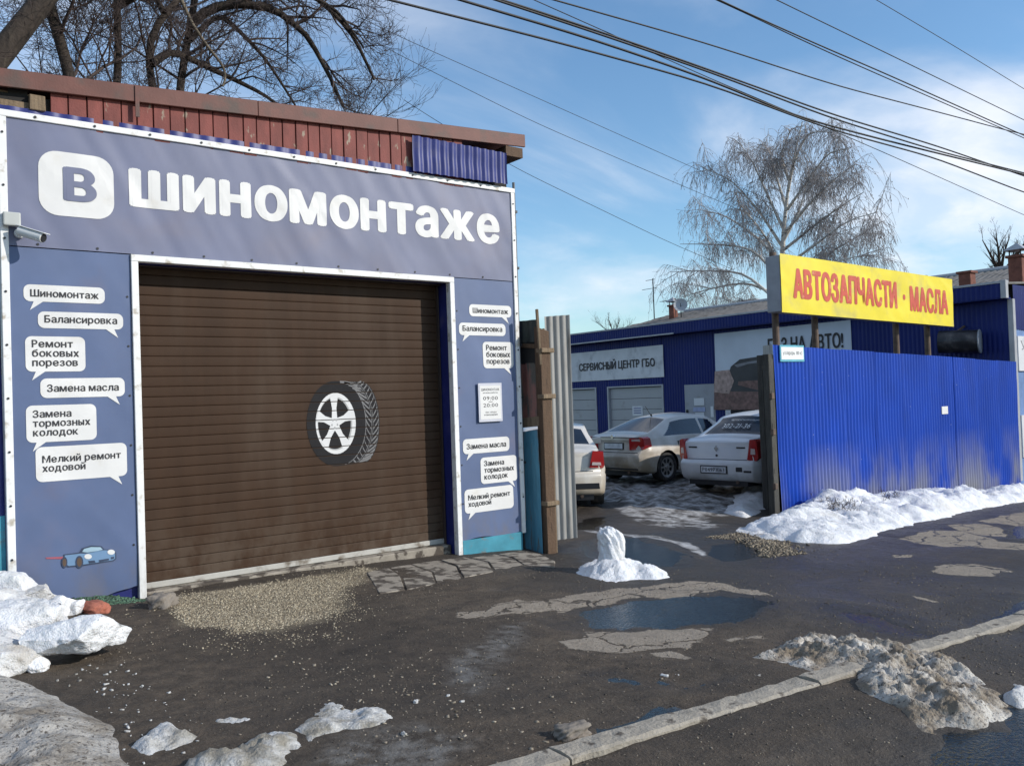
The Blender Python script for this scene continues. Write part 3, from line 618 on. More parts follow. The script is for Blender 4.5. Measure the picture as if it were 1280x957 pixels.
# ------------------------------------------------------------------ snow
def snow_mat(name, clean, dirty, lo, hi, dsc=2.2, speck=0.0):
    m, t, p, o = new_mat(name); g = mnode(t, 'ShaderNodeNewGeometry').outputs['Position']
    f, _ = noise_fac(t, g, dsc, lo, hi, detail=9, rough=0.62); c = mix(t, f, clean, dirty)
    s, n5 = noise_fac(t, g, 42, 0.60-0.07*speck, 0.70-0.07*speck, detail=5, rough=0.65)
    c = mix(t, math_(t, 'MULTIPLY', s, speck), c, (0.07, 0.055, 0.042)); t.links.new(c, p.inputs['Base Color'])
    p.inputs['Roughness'].default_value = 0.7; p.inputs['Subsurface Weight'].default_value = 0.12; p.inputs['Subsurface Radius'].default_value = (0.03, 0.04, 0.05)
    n = mnode(t, 'ShaderNodeTexNoise'); n.inputs['Scale'].default_value = 19; n.inputs['Detail'].default_value = 9; n.inputs['Roughness'].default_value = 0.65; t.links.new(g, n.inputs['Vector'])
    b = mnode(t, 'ShaderNodeBump'); n9 = mnode(t, 'ShaderNodeTexVoronoi'); n9.inputs['Scale'].default_value = 75; t.links.new(g, n9.inputs['Vector']); b.inputs['Strength'].default_value = 0.65; b.inputs['Distance'].default_value = 0.05; t.links.new(math_(t, 'ADD', n.outputs['Fac'], math_(t, 'MULTIPLY', n9.outputs['Distance'], 0.14)), b.inputs['Height']); t.links.new(b.outputs[0], p.inputs['Normal'])
    MATS[name] = m; return m
S_CLEAN = snow_mat('snow_clean', (0.76, 0.76, 0.77), (0.60, 0.58, 0.54), 0.5, 0.75, 1.6, 0.12)
S_MID = snow_mat('snow_grey', (0.66, 0.655, 0.65), (0.42, 0.38, 0.33), 0.5, 0.72, 2.4, 0.4)
S_DIRTY = snow_mat('snow_dirty', (0.55, 0.51, 0.45), (0.20, 0.155, 0.105), 0.36, 0.60, 3.2, 0.9)
S_ROAD = snow_mat('snow_roadside', (0.40, 0.375, 0.34), (0.19, 0.16, 0.125), 0.42, 0.68, 3.0, 0.95)
S_ICE = snow_mat('snow_ice', (0.58, 0.57, 0.55), (0.25, 0.225, 0.18), 0.42, 0.66, 4.0, 0.4)
def pile(name, P, H, material, label, cat='snow', res=0.035, edge=0.25, lump=0.35, lf=3.0, bumps=(), seed=0, group=None, warp=0.12, fine=0.04, grain=0.03):
    P = np.asarray(P)[:, :2]; mn = P.min(0)-0.25; mx_ = P.max(0)+0.25
    xs = np.arange(mn[0], mx_[0], res); ys = np.arange(mn[1], mx_[1], res); xx, yy = np.meshgrid(xs, ys)
    w1 = warp*fbm(xx*3, yy*3, seed+1, 4); w2 = warp*fbm(xx*3, yy*3, seed+7, 4)
    d = -poly_sd(xx+w1, yy+w2, P)
    prof = 1-np.clip(1-d/edge, 0, 1)**2.2
    nz_ = fbm(xx*lf, yy*lf, seed+3, 5); rid = 1-2*np.abs(fbm(xx*lf*1.7, yy*lf*1.7, seed+13, 4))
    hh = H*(0.62+lump*1.5*nz_+0.25*lump*rid)
    for (bx, by, bh, br) in bumps: hh = hh + bh*np.exp(-((xx-bx)**2+(yy-by)**2)/(br*br))
    h = np.maximum(hh, 0.25*H)*prof + fine*prof*fbm(xx*11, yy*11, seed+23, 4) + grain*prof*(np.abs(fbm(xx*24, yy*24, seed+29, 3))-.2)
    h = np.maximum(h, 0.004*0+np.where(d > 0, 0.012*np.clip(d/0.05, 0, 1), 0))
    z = gh(xx.ravel(), yy.ravel()).reshape(xx.shape)+np.where(d > -0.02, h, -0.06)-0.01
    idx = np.arange(xx.size).reshape(xx.shape)
    q = np.stack([idx[:-1, :-1], idx[:-1, 1:], idx[1:, 1:], idx[1:, :-1]], -1).reshape(-1, 4)
    q = q[(d.ravel()[q] > -0.02).any(1)]; u, inv = np.unique(q, return_inverse=True)
    c = np.array([P[:, 0].mean(), P[:, 1].mean(), 0.0]); c[2] = float(gh(c[:1], c[1:2])[0])
    v = np.stack([xx.ravel()[u], yy.ravel()[u], z.ravel()[u]], 1)-c
    return tag(link(name, np_mesh(name, v, inv.reshape(-1, 4)), material, None, True, org=c), label, cat, group)
def lump(name, c, size, material, label=None, cat=None, seed=0, amp=0.18, sub=4, parent=None, box=2.0, rz=0.0, tilt=(0, 0), group=None, freq=2.2):
    bm = bmesh.new(); bmesh.ops.create_icosphere(bm, subdivisions=sub, radius=1.0)
    co = np.array([v.co[:] for v in bm.verts]); k = (np.abs(co)**box).sum(1)**(-1/box); co = co*k[:, None]
    nn_ = fbm(co[:, 0]*freq+co[:, 2]*1.3+seed, co[:, 1]*freq-co[:, 2]*freq*0.8+seed*2, seed, 4)
    co = co*(1+amp*2*nn_)[:, None]*np.array(size)[None, :]
    Rm = np.array(Matrix.Rotation(rz, 3, 'Z') @ Matrix.Rotation(tilt[0], 3, 'X') @ Matrix.Rotation(tilt[1], 3, 'Y')); co = co @ Rm.T
    for v, q in zip(bm.verts, co): v.co = q
    me = bpy.data.meshes.new(name); bm.to_mesh(me); bm.free()
    if parent is not None:
        o_ = link(name, me, material, parent, True); me.transform(Matrix.Translation(Vector(np.array(c)-ORG[parent]))); return o_
    return tag(link(name, me, material, None, True, org=c), label, cat, group)

def chunk(name, c, size, material, seed, label=None, cat=None, parent=None, rz=0.0, tilt=(0, 0)):
    """angular lump: hull of random points in a slab, subdivided and roughened"""
    rng = np.random.default_rng(seed); bm = bmesh.new()
    for k in range(18):
        p = rng.uniform(-1, 1, 3); p /= max(abs(p)); p *= rng.uniform(.82, 1.0); bm.verts.new(p*np.array(size))
    bmesh.ops.convex_hull(bm, input=bm.verts[:]); loose = [v for v in bm.verts if not v.link_faces]; bmesh.ops.delete(bm, geom=loose, context='VERTS')
    bmesh.ops.bevel(bm, geom=bm.edges[:], offset=min(size)*.16, segments=2, affect='EDGES', profile=.6, clamp_overlap=True)
    bmesh.ops.triangulate(bm, faces=bm.faces[:])
    for _ in range(5):
        es = [e for e in bm.edges if e.calc_length() > .03]
        if not es: break
        bmesh.ops.subdivide_edges(bm, edges=es, cuts=1, use_grid_fill=False); bmesh.ops.triangulate(bm, faces=[f for f in bm.faces if len(f.verts) > 3])
    bm.normal_update(); co = np.array([v.co[:] for v in bm.verts]); no = np.array([v.normal[:] for v in bm.verts])
    h = .035*fbm(co[:, 0]*7+co[:, 2]*4, co[:, 1]*7-co[:, 2]*5, seed, 4)+.012*fbm(co[:, 0]*26+co[:, 2]*13, co[:, 1]*26-co[:, 2]*17, seed+3, 3)
    Rm = np.array(Matrix.Rotation(rz, 3, 'Z') @ Matrix.Rotation(tilt[0], 3, 'X') @ Matrix.Rotation(tilt[1], 3, 'Y')); co = (co+no*h[:, None]) @ Rm.T
    for v, q in zip(bm.verts, co): v.co = q
    me = bpy.data.meshes.new(name); bm.to_mesh(me); bm.free()
    if parent is not None: me.transform(Matrix.Translation(Vector(np.array(c)-ORG[parent]))); return link(name, me, material, parent, True)
    return tag(link(name, me, material, None, True, org=c), label, cat)
ZB = (930, 600, .2734)
bank = np.vstack([zp(*ZB, [(-30,228),(60,240),(110,262),(230,288),(370,298),(470,288),(560,266),(640,240),(780,203),(900,176),(1000,152),(1100,128),(1200,108),(1300,96)]), [[24.5, 8.62], [18, 8.62], [14.0, 8.60], [12.4, 8.62], [11.7, 8.5]]])
pile('snow_bank', bank, 0.29, S_CLEAN, 'long white snow bank heaped against the foot of the blue fence', res=0.045, edge=0.55, lump=0.45, lf=1.6, seed=2,
     bumps=((12.9, 8.2, 0.26, 0.65), (14.4, 8.4, 0.16, .8), (16.6, 8.4, .12, .7)), fine=0.05)
cone = zp(*Z5, [(110,672),(180,628),(230,606),(300,600),(420,618),(520,650),(600,652),(650,690),(560,704),(440,706),(320,716),(200,700)])
cp = G(770, 716)
sc1 = thing('snow_heap', 'clean white snow heap with a tall blunt knob standing on the wet driveway', 'snow', tuple(cp))
pb = pile('snow_base', cone, 0.10, S_CLEAN, None, None, res=0.025, edge=0.2, lump=0.5, lf=4, seed=11, bumps=((cp[0], cp[1]+.05, .10, .22),))
pb.parent = sc1; pb.matrix_parent_inverse = Matrix.Translation(-cp); ORG[pb] = ORG[sc1]
lump('snow_knob', (cp[0], cp[1]+.06, cp[2]+.19), (.125, .13, .235), S_CLEAN, seed=25, amp=.20, parent=sc1, box=2.3, tilt=(0.05, 0.14), sub=5, freq=2.4)
lump('snow_knob', (cp[0]-.035, cp[1]+.07, cp[2]+.37), (.085, .09, .10), S_CLEAN, seed=18, amp=.22, parent=sc1, box=2.3, sub=4, freq=2.6)
chunk('snow_knob', (cp[0]+.12, cp[1]+.02, cp[2]+.08), (.10, .09, .07), S_MID, 48, parent=sc1, rz=2.2)
pileL = np.array([G(*p)[:2] for p in ((-60,770),(5,768),(40,765),(75,768),(90,785),(60,800),(50,830),(30,838),(-60,850))])
pileL = np.vstack([pileL[1:8], [[-0.3, 6.0], [-0.6, 8.1], [0.9, 8.1]]])
sp_ = thing('snow_pile', 'lumpy greying snow pile at the left corner of the garage', 'snow', (0.6, 7.3, float(base_z(.6))))
pb2 = pile('snow_base', pileL, 0.17, S_MID, None, None, res=0.03, edge=0.4, lump=0.6, lf=2.6, seed=21, bumps=((0.65, 7.5, .16, .5), (0.8, 6.8, .05, .35)), fine=0.08)
pb2.parent = sp_; pb2.matrix_parent_inverse = Matrix.Translation(-Vector(sp_.location)); ORG[pb2] = ORG[sp_]
for k_, (px_, py_, dz_, sz_, sd_) in enumerate(((22, 803, .15, (.25, .21, .15), 31), (58, 790, .05, (.18, .15, .10), 32), (8, 765, .20, (.22, .2, .13), 33), (40, 770, .12, (.17, .15, .11), 34), (72, 768, .06, (.16, .12, .08), 35), (14, 838, .10, (.18, .16, .13), 36), (88, 766, .03, (.12, .09, .06), 37), (30, 752, .20, (.12, .1, .08), 38))):
    q_ = G(px_, py_); chunk('snow_lump', (q_[0], q_[1], q_[2]+dz_), sz_, S_CLEAN if k_ % 2 == 0 else S_MID, sd_, parent=sp_, rz=k_*1.3, tilt=(.15*math.sin(k_), .2*math.cos(k_*2)))
bp = G(100, 824); chunk('snow_block', (bp[0], bp[1], bp[2]+.16), (.29, .24, .11), S_CLEAN, 12, 'white angular snow block lying beside the greying snow pile', 'snow', rz=.9, tilt=(-.15, .16))
bp2 = G(45, 838); lump('snow_chunk', (bp2[0], bp2[1], bp2[2]+.03), (.07, .06, .05), S_CLEAN, 'small snow chunk at the foot of the snow block', 'snow', seed=3, amp=.2)
near_ = np.array([[0.95, 3.55], [1.35, 3.55], [1.62, 3.75], [1.72, 4.15], [1.70, 4.6], [1.55, 5.1], [1.35, 5.55], [0.9, 5.8], [0.2, 5.7], [0.1, 3.6]])
near_ = np.vstack([[G(165, 957)[:2], G(160, 930)[:2], G(135, 905)[:2], G(95, 880)[:2], G(60, 862)[:2], G(20, 848)[:2], G(-60, 840)[:2]], [[-0.8, 4.6], [0.2, 3.1], [0.9, 2.9]]])
pile('roadside_snow', near_, 0.20, S_ROAD, 'big rounded heap of gritty grey-brown roadside snow', res=0.02, edge=0.5, lump=0.28, lf=2.0, seed=31, fine=0.035, warp=.06, grain=.02)
heap = np.vstack([zp(*Z4, [(100,572),(180,545),(240,500),(300,478),(400,500),(480,490),(560,520),(640,540),(760,560),(860,590),(920,640),(1000,680),(1045,735),(1000,770),(900,800),(830,790),(790,825),(720,815),(640,760),(520,700),(470,650),(500,625),(380,610),(310,625),(200,600)])])
hp = G(1090, 850)
pile('dirty_snow_heap', heap, 0.062, S_DIRTY, 'ragged dirty brown snow heap lying across the kerb', res=0.013, edge=0.22, lump=0.55, lf=4.5, seed=41, fine=0.06, grain=.05,
     bumps=((hp[0], hp[1]+.25, .035, .4), (hp[0]+.5, hp[1]+.1, .03, .35), (hp[0]-.6, hp[1]+.5, .04, .3)))
Z2 = (200, 660, .3103)
def z2(pts): return zp(*Z2, pts)
pile('ice_patch', z2([(60,990),(60,955),(180,915),(320,890),(360,850),(440,828),(540,845),(575,880),(500,925),(440,970),(300,990)]), 0.07, S_ICE, 'elongated melting crust of grey ice pointing at the mud', 'ice', res=0.018, edge=0.10, lump=0.6, lf=5, seed=51, fine=.03)
pile('ice_patch', z2([(520,830),(560,800),(630,700),(690,700),(760,720),(880,710),(915,770),(830,800),(740,810),(690,850),(600,870)]), 0.035, S_ICE, 'thin greenish sheet of ice with a broken edge', 'ice', res=0.02, edge=0.10, lump=0.5, lf=5, seed=57, fine=.02)
pile('ice_patch', np.array([G(*q)[:2] for q in ((150,935),(175,922),(195,908),(220,906),(235,915),(250,918),(235,930),(215,938),(195,942),(185,950),(165,945))]), 0.06, S_ICE, 'small crumbled crust of ice near the gritty roadside heap', 'ice', res=0.016, edge=0.09, lump=0.6, lf=6, seed=61, fine=.03)
pile('ice_patch', np.array([G(*q)[:2] for q in ((255,905),(285,898),(320,898),(335,902),(300,910),(262,912))]), 0.035, S_ICE, 'narrow sliver of ice on bare mud', 'ice', res=0.016, edge=0.08, lump=0.5, lf=6, seed=65, fine=.02)
pile('snow_patch', np.vstack([zp(*Z5, [(955,432),(1010,415),(1080,410),(1140,395),(1200,400),(1260,430),(1290,470),(1250,498),(1130,492),(1030,455)])]), 0.05, S_MID, 'thin grey snow apron spreading from the dark gate post', res=0.03, edge=0.3, lump=0.6, lf=3, seed=71)
pile('yard_snow', np.array([G(*q)[:2] for q in ((905,643),(925,628),(945,617),(975,612),(1000,606),(1010,622),(985,634),(950,641),(930,646))]), 0.18, S_MID, 'grey-white snow ridge inside the yard behind the dark gate post', res=0.045, edge=0.5, lump=0.6, lf=2, seed=75)
pile('snow_lump', np.array([G(*q)[:2] for q in ((1262,872),(1275,855),(1300,858),(1310,880),(1285,888))]), 0.06, S_ICE, 'snow lump lying in the wide roadside puddle', 'snow', res=0.02, edge=0.12, lump=.5, seed=81)

# ------------------------------------------------------------------ the tyre garage
YF = 8.25
GL, GR, GTOP = 0.96, 6.40, 4.26                  # left, right edge and top of the printed front
DL, DR, DT = 1.955, 5.485, 3.14                   # outer edge of the white door frame
FW = 0.062
gar = thing('garage', 'tyre garage with a blue-grey printed front and a brown roller door', 'garage', (3.68, YF+2.2, float(base_z(3.68))))
YD = YF+0.27                                      # plane of the roller door
w = MB(); zb = -0.75
w.box(GL+.01, DL+.01, YF+.03, 12.6, zb, 4.24); w.box(DR-.01, GR-.01, YF+.03, 12.6, zb, 4.24); w.box(DL+.011, DR-.011, YF+.031, 12.6, DT-.02, 4.239)
w.box(DL+.011, DR-.011, 11.0, 12.6, zb, DT-.021)
w.build('wall', M_BLUESHEET, gar)
MB().box(DL+.012, DR-.012, YD+.12, YD+.16, -.5, DT-.022).build('door_backing', M_DARK, gar)
fold_seed = 3
def folds(x, z):                                  # slack vinyl: soft diagonal creases, positive = towards the street
    x = np.asarray(x, float); z = np.asarray(z, float)
    a = 0.020*fbm(x*1.6+z*0.9, z*0.8-x*0.3, 101, 3)+0.020*fbm(x*4.2+z*2.2, z*1.1, 105, 3)
    rid = 1-np.abs(2*fbm(x*1.5+z*1.3, z*0.55-x*.2, 108, 2)); k = np.where(z > 3.143, 0.50, 0.26)
    return k*(a + 0.020*np.clip(rid-0.55, 0, 1))
def front(x, z, e=0.0):
    return np.stack([np.asarray(x, float), YF-0.012-folds(x, z)*1.0-e, np.asarray(z, float)], -1)
def banner(name, x0, x1, z0, z1, material, step=0.035, lo=None):
    xs = np.linspace(x0, x1, int((x1-x0)/step)+1); zs = np.linspace(0, 1, int((z1-z0)/step)+1)
    xx, tt = np.meshgrid(xs, zs); zz0 = z0 if lo is None else lo(xx)
    return grid_mesh(name, front(xx, zz0+(z1-zz0)*tt), material, gar)
zl = FY(25, 735, YF)[2]
head = banner('header_banner', GL+.03, GR-.03, DT+.005, GTOP-.02, M_HEAD)
left = banner('side_banner', GL+.03, DL-.005, 0.10, DT-.004, M_BANNER, lo=lambda x: 0.10+0.025*np.sin(x*7)+0.03*fbm(x*5, x*0, 7, 3))
right = banner('side_banner', DR+.005, GR-.03, 0.06, DT-.004, M_BANNER, lo=lambda x: 0.075+0.015*np.sin(x*9))
MB().box(DR+.006, GR-.03, YF-.03, YF+.028, -.22, .075).build('plinth_strip', M_TURQ, gar, bevel=.004)
# white edging
MB().box(GL-.025, GR+.03, YF-.034, YF+.02, GTOP-.022, GTOP+.035).build('edge_strip', M_WHITE, gar, bevel=.004)
MB().box(GL-.03, GL+.032, YF-.033, YF+.02, 0.02, GTOP-.023).build('edge_strip', M_WHITE, gar, bevel=.004)
MB().box(GR-.034, GR+.022, YF-.033, YF+.02, 0.06, GTOP-.023).build('edge_strip', M_WHITE, gar, bevel=.004)
fm = MB().box(DL, DR, YF-.038, YF+.05, DT-FW, DT).build('door_frame', M_WHITE, gar, bevel=.004)
MB().box(DL, DL+FW, YF-.037, YF+.05, -.16, DT-FW-.001).build('door_frame', M_WHITE, gar, bevel=.004)
MB().box(DR-FW, DR, YF-.037, YF+.05, -.24, DT-FW-.001).build('door_frame', M_WHITE, gar, bevel=.004)
# reveals
MB().box(DL+.013, DL+FW-.012, YF+.051, YD+.05, -.3, DT-FW).build('reveal', M_BLUESHEET, gar)
MB().box(DR-FW+.012, DR-.013, YF+.051, YD+.05, -.3, DT-FW).build('reveal', M_BLUESHEET, gar)
MB().box(DL+FW, DR-FW, YF+.051, YD+.05, DT-FW, DT-.03).build('reveal', M_BLUESHEET, gar)
# fixing screws along the edges
rs = random.Random(8)
for x_ in np.arange(GL+.25, GR-.1, 0.47):
    for z_ in (GTOP+.006, DT+.03):
        yy = YF-.036 if z_ > 4 else float(front(x_, z_)[1])
        MB().cyl((x_, yy+.004, z_), (x_, yy-.006, z_), .011, n=8).build('screw', M_BLACKP, gar)
for z_ in np.arange(.5, 4.2, 0.45):
    for x_ in (GL+.001, GR-.006): MB().cyl((x_, YF-.03, z_), (x_, YF-.040, z_), .010, n=8).build('screw', M_BLACKP, gar)
    if z_ < 3:
        for x_ in (DL-.035, DR+.035):
            yy = float(front(x_, z_)[1]); MB().cyl((x_, yy+.004, z_), (x_, yy-.005, z_), .010, n=8).build('screw', M_BLACKP, gar)

# roller door of horizontal slats
M_RAIL = mat('door_rail', (.05, .035, .03), .5)
door = MB().box(DL+FW, DR-FW, YD-.12, YD+.05, DT-.075, DT-.064).build('roller_door', M_RAIL, gar)
for xa_, xb_ in ((DL+FW+.001, DL+FW+.02), (DR-FW-.02, DR-FW-.001)): MB().box(xa_, xb_, YD-.055, YD+.03, -.12, DT-.076).build('guide_rail', M_RAIL, door)
SL, NS = 0.0972, 31
zs0 = 0.085
def slat_mesh():
    m = MB(); x0, x1 = DL+FW+.021, DR-FW-.021
    pr = [(-.006, .0015), (-.0135, .0035), (-.0165, .010), (-.0175, .030), (-.0178, .050), (-.0178, .070), (-.0172, .090), (-.0135, .0962), (-.006, .0975), (.012, .0975), (.012, .0015)]
    m.prism([(x0, a, b) for a, b in pr], [(x1, a, b) for a, b in pr]); return m
first = None
for k in range(NS):
    if first is None:
        o1 = slat_mesh(); o1.v = [(a, b+YD, c+zs0) for a, b, c in o1.v]; first = o1.build('slat', M_SLAT, door); continue
    c_ = first.copy(); COL.objects.link(c_); c_.location = (0, rs.uniform(-.0012, .0012), k*SL)
MB().box(DL+FW+.004, DR-FW-.004, YD-.030, YD+.02, zs0-.055, zs0+.002).build('bottom_bar', mat('bar_grey', (.42, .40, .36), .5, var=.1, dirt=(.15, .12, .09), damt=(.5, .7), dscale=6), door, bevel=.006)
MB().box(DL+FW, DR-FW, YD-.16, YD+.03, zs0-.30, zs0-.058).build('threshold', M_CONC, gar, bevel=.012)

# wheel print on the slats (the cartoon beside it is left out)
def DP(px, py): q = FY(px, py, YD-.02); return q[0], q[2]
cx, cz = DP(420, 529); ex = DP(455, 527)[0]-cx; ez = DP(420, 476)[1]-cz; tw = DP(487, 525)[0]-cx-ex
def on_door(e): return lambda u, v: np.stack([u, np.full_like(u, YD-.0195-e), v], -1)
GP = (zs0, SL, .0045)
M_TYREP = mat('tyre_print', (.022, .021, .022), .7, var=.1, spec=.1); M_TREAD = mat('tread_print', (.15, .145, .145), .6, var=.1); M_RIMP = mat('rim_print', (.62, .61, .60), .5, var=.05); M_RIMG = mat('rim_shade', (.34, .335, .33), .5, var=.05)
hull = ellipse(cx, cz, ex, ez, 40, 90, 270)+ellipse(cx+tw, cz, ex*.62, ez*.97, 40, -90, 90)
dec = flat('wheel_print', poly_shape(hull), on_door(.001), M_TYREP, door, gaps=GP)
def arc_band(t0, wid, ang0, ang1, n=26):
    r0 = ex*(1-.38*t0); s0 = tw*t0; r1 = ex*(1-.38*(t0+wid)); s1 = tw*(t0+wid)
    a = [R_(ang0+(ang1-ang0)*i/n) for i in range(n+1)]
    return [(cx+s0+r0*math.cos(q), cz+ez*(1-.03*t0)*math.sin(q)) for q in a]+[(cx+s1+r1*math.cos(q), cz+ez*(1-.03*t0)*math.sin(q)) for q in reversed(a)]
for t0, wd in ((.10, .045), (.47, .03), (.56, .03), (.93, .02)):
    flat('tread_print', poly_shape(arc_band(t0, wd, -80, 80)), on_door(.002), M_TREAD, door, gaps=GP)
for k in range(17):
    a = R_(-74+k*9.2); b = R_(-74+k*9.2+13); th = .012
    for (ta, tb) in ((.12, .46), (.94, .60)):
        def pt(tt, q): return (cx+tw*tt+ex*(1-.38*tt)*math.cos(q), cz+ez*.98*math.sin(q))
        mid = (a*.45+b*.55); p0, pm, p1 = pt(ta, b), pt((ta*2+tb)/3, mid), pt(tb, a)
        flat('tread_print', poly_shape([(p0[0], p0[1]-th), (pm[0], pm[1]-th), (p1[0], p1[1]-th), (p1[0], p1[1]+th*.6), (pm[0], pm[1]+th), (p0[0], p0[1]+th)]), on_door(.0024), M_TREAD, door, gaps=GP)
flat('rim_print', poly_shape(ellipse(cx, cz, ex*.70, ez*.72, 40)), on_door(.002), M_RIMP, door, gaps=GP)
flat('rim_print', poly_shape(ellipse(cx-ex*.03, cz, ex*.60, ez*.63, 40)), on_door(.0026), M_RIMG, door, gaps=GP)
flat('rim_print', poly_shape(ellipse(cx-ex*.05, cz, ex*.57, ez*.60, 40)), on_door(.0030), M_TYREP, door, gaps=GP)
for k in range(5):
    a = R_(90+72*k); pa = (math.cos(a), math.sin(a)); pn = (-math.sin(a), math.cos(a))
    q = []
    for (rr_, ww) in ((.05, -.10), (.36, -.075), (.63, -.14), (.63, .14), (.36, .075), (.05, .10)):
        q.append((cx-ex*.05+ex*(pa[0]*rr_+pn[0]*ww), cz+ez*(pa[1]*rr_+pn[1]*ww)))
    flat('rim_print', poly_shape(q), on_door(.0034), M_RIMP, door, gaps=GP)
flat('rim_print', poly_shape(ellipse(cx-ex*.05, cz, ex*.17, ez*.17, 20)), on_door(.0038), M_RIMP, door, gaps=GP)
for k in range(5):
    a = R_(54+72*k); flat('rim_print', poly_shape(ellipse(cx-ex*.05+ex*.10*math.cos(a), cz+ez*.10*math.sin(a), ex*.03, ez*.03, 8)), on_door(.0042), M_RIMG, door)

# printed emblem and lettering
def XZ(px, py): q = FY(px, py, YF-.012); return q[0], q[2]
x0, z1 = XZ(47, 186); x1, z0 = XZ(143, 276)
def on_front(e): return lambda u, v: front(u, v, e)
flat('emblem', poly_shape(rrect(x0, x1, z0, z1, .15, 7)), on_front(.004), M_PRINT, head, cell=.06)
bx0, bz1 = XZ(78, 208); bx1, bz0 = XZ(121, 255)
flat('emblem_letter', fit(bold_shape('В', .055, .03), bx0, bx1, bz0, bz1), on_front(.0075), M_HEAD, head, cell=.06)
hx0, _z = XZ(161, 240); hx1, _z = XZ(624, 284); hz1 = (XZ(161, 219)[1]+XZ(600, 258)[1])/2; hz0 = (XZ(161, 260)[1]+XZ(600, 303)[1])/2
flat('lettering', fit(bold_shape('шиномонтаже', .050, .028, 1.12), hx0, hx1, hz0, hz1), on_front(.003), M_PRINT, head, cell=.05)
def bubble(par, rect, lines, tail):
    x0, z1 = XZ(rect[0], rect[1]); x1, z0 = XZ(rect[2], rect[3])
    P = rrect(x0, x1, z0, z1, .05, 5); s = [min(enumerate(P), key=lambda q: abs(q[1][0]-x0)+abs(q[1][1]-z0))[0]]
    out_ = []
    tx = x0+.10 if tail == 'l' else x1-.10; done = False
    for i, q in enumerate(P):                      # ring runs anticlockwise: bottom edge is between the lower left and lower right corners
        out_.append(q)
        if not done and abs(q[1]-z0) < 1e-6 and q[0] <= x0+.051 and i > 10:
            out_ += [(tx-.025, z0), (tx-.055 if tail == 'l' else tx+.055, z0-.075), (tx+.045, z0)] if tail == 'l' else [(tx-.045, z0), (tx+.055, z0-.075), (tx+.025, z0)]; done = True
    flat('bubble', poly_shape(out_), on_front(.004), M_PRINT, par, cell=.05)
    n = len(lines); H = z1-z0; Wd = x1-x0
    v, f, lzz = bold_shape('\n'.join(lines), .024, .013, 1.05, res=2, line=.95)
    k = min((Wd-.10)/(v[:, 0].max()-v[:, 0].min()), (H*.80)/(v[:, 1].max()-v[:, 1].min()))
    kx = (Wd-.10)/(v[:, 0].max()-v[:, 0].min()); kx = min(kx, k*1.12)
    c0 = (v.max(0)+v.min(0))/2
    v = np.stack([(x0+x1)/2+(v[:, 0]-c0[0])*kx, (z0+z1)/2+(v[:, 1]-c0[1])*k], 1)
    flat('lettering', (v, f, lzz*.4), on_front(.007), M_INK, par, cell=.08)
T6 = (('Шиномонтаж',), ('Балансировка',), ('Ремонт', 'боковых', 'порезов'), ('Замена масла',), ('Замена', 'тормозных', 'колодок'), ('Мелкий ремонт', 'ходовой'))
for rect, ln, tl in zip(((29,355,131,380),(47,389,154,412),(31,420,107,464),(50,473,156,495),(32,507,121,549),(44,559,159,594)), T6, 'lrlrlr'): bubble(left, rect, ln, tl)
for rect, ln, tl in zip(((586,380,639,397),(573,403,632,420),(603,427,642,460),(578,549,637,563),(600,572,647,600),(580,612,642,634)), T6, 'rlrlrl'): bubble(right, rect, ln, tl)

# little printed car near the foot of the left banner
M_CARP = mat('car_print', (.14, .24, .38), .5, var=.06); M_CARL = mat('car_print_light', (.30, .42, .50), .5, var=.05); M_LINEP = mat('line_print', (.035, .05, .09), .5); M_WHEELP = mat('wheel_brown_print', (.10, .065, .045), .5); M_STREAK = mat('streak_print', (.35, .09, .12), .5)
def lp(pts): return [XZ(20+a*.14625, 600+b*.14625) for a, b in pts]
flat('streak_print', poly_shape(lp([(250,658),(400,650),(410,672),(260,670)])), on_front(.004), M_STREAK, left)
flat('car_print', poly_shape(lp([(405,632),(540,615),(560,580),(640,555),(730,560),(755,588),(820,590),(855,615),(858,670),(835,690),(590,728),(560,735),(440,742),(410,720)])), on_front(.004), M_LINEP, left)
flat('car_print', poly_shape(lp([(415,640),(545,625),(600,625),(700,600),(760,596),(815,600),(845,622),(846,665),(828,680),(590,716),(450,730),(420,712)])), on_front(.0055), M_CARP, left)
flat('car_print', poly_shape(lp([(565,610),(580,585),(640,568),(720,570),(740,592),(690,602),(610,616)])), on_front(.007), M_CARL, left)
for c_, r_ in (((412, 700), (26, 48)), ((540, 697), (34, 54))):
    flat('car_print', poly_shape(lp(ellipse(c_[0], c_[1], r_[0], r_[1], 18))), on_front(.008), M_LINEP, left)
    flat('car_print', poly_shape(lp(ellipse(c_[0], c_[1], r_[0]*.62, r_[1]*.72, 18))), on_front(.0095), M_WHEELP, left)
for c_ in ((615, 650), (812, 612)): flat('car_print', poly_shape(lp(ellipse(c_[0], c_[1], 32, 22, 16))), on_front(.008), M_PRINT, left)
for q in ([(615,688),(670,682),(678,700),(625,708)], [(705,680),(790,665),(795,680),(715,696)], [(808,655),(838,650),(836,668),(812,674)]):
    flat('car_print', poly_shape(lp(q)), on_front(.008), M_LINEP, left)

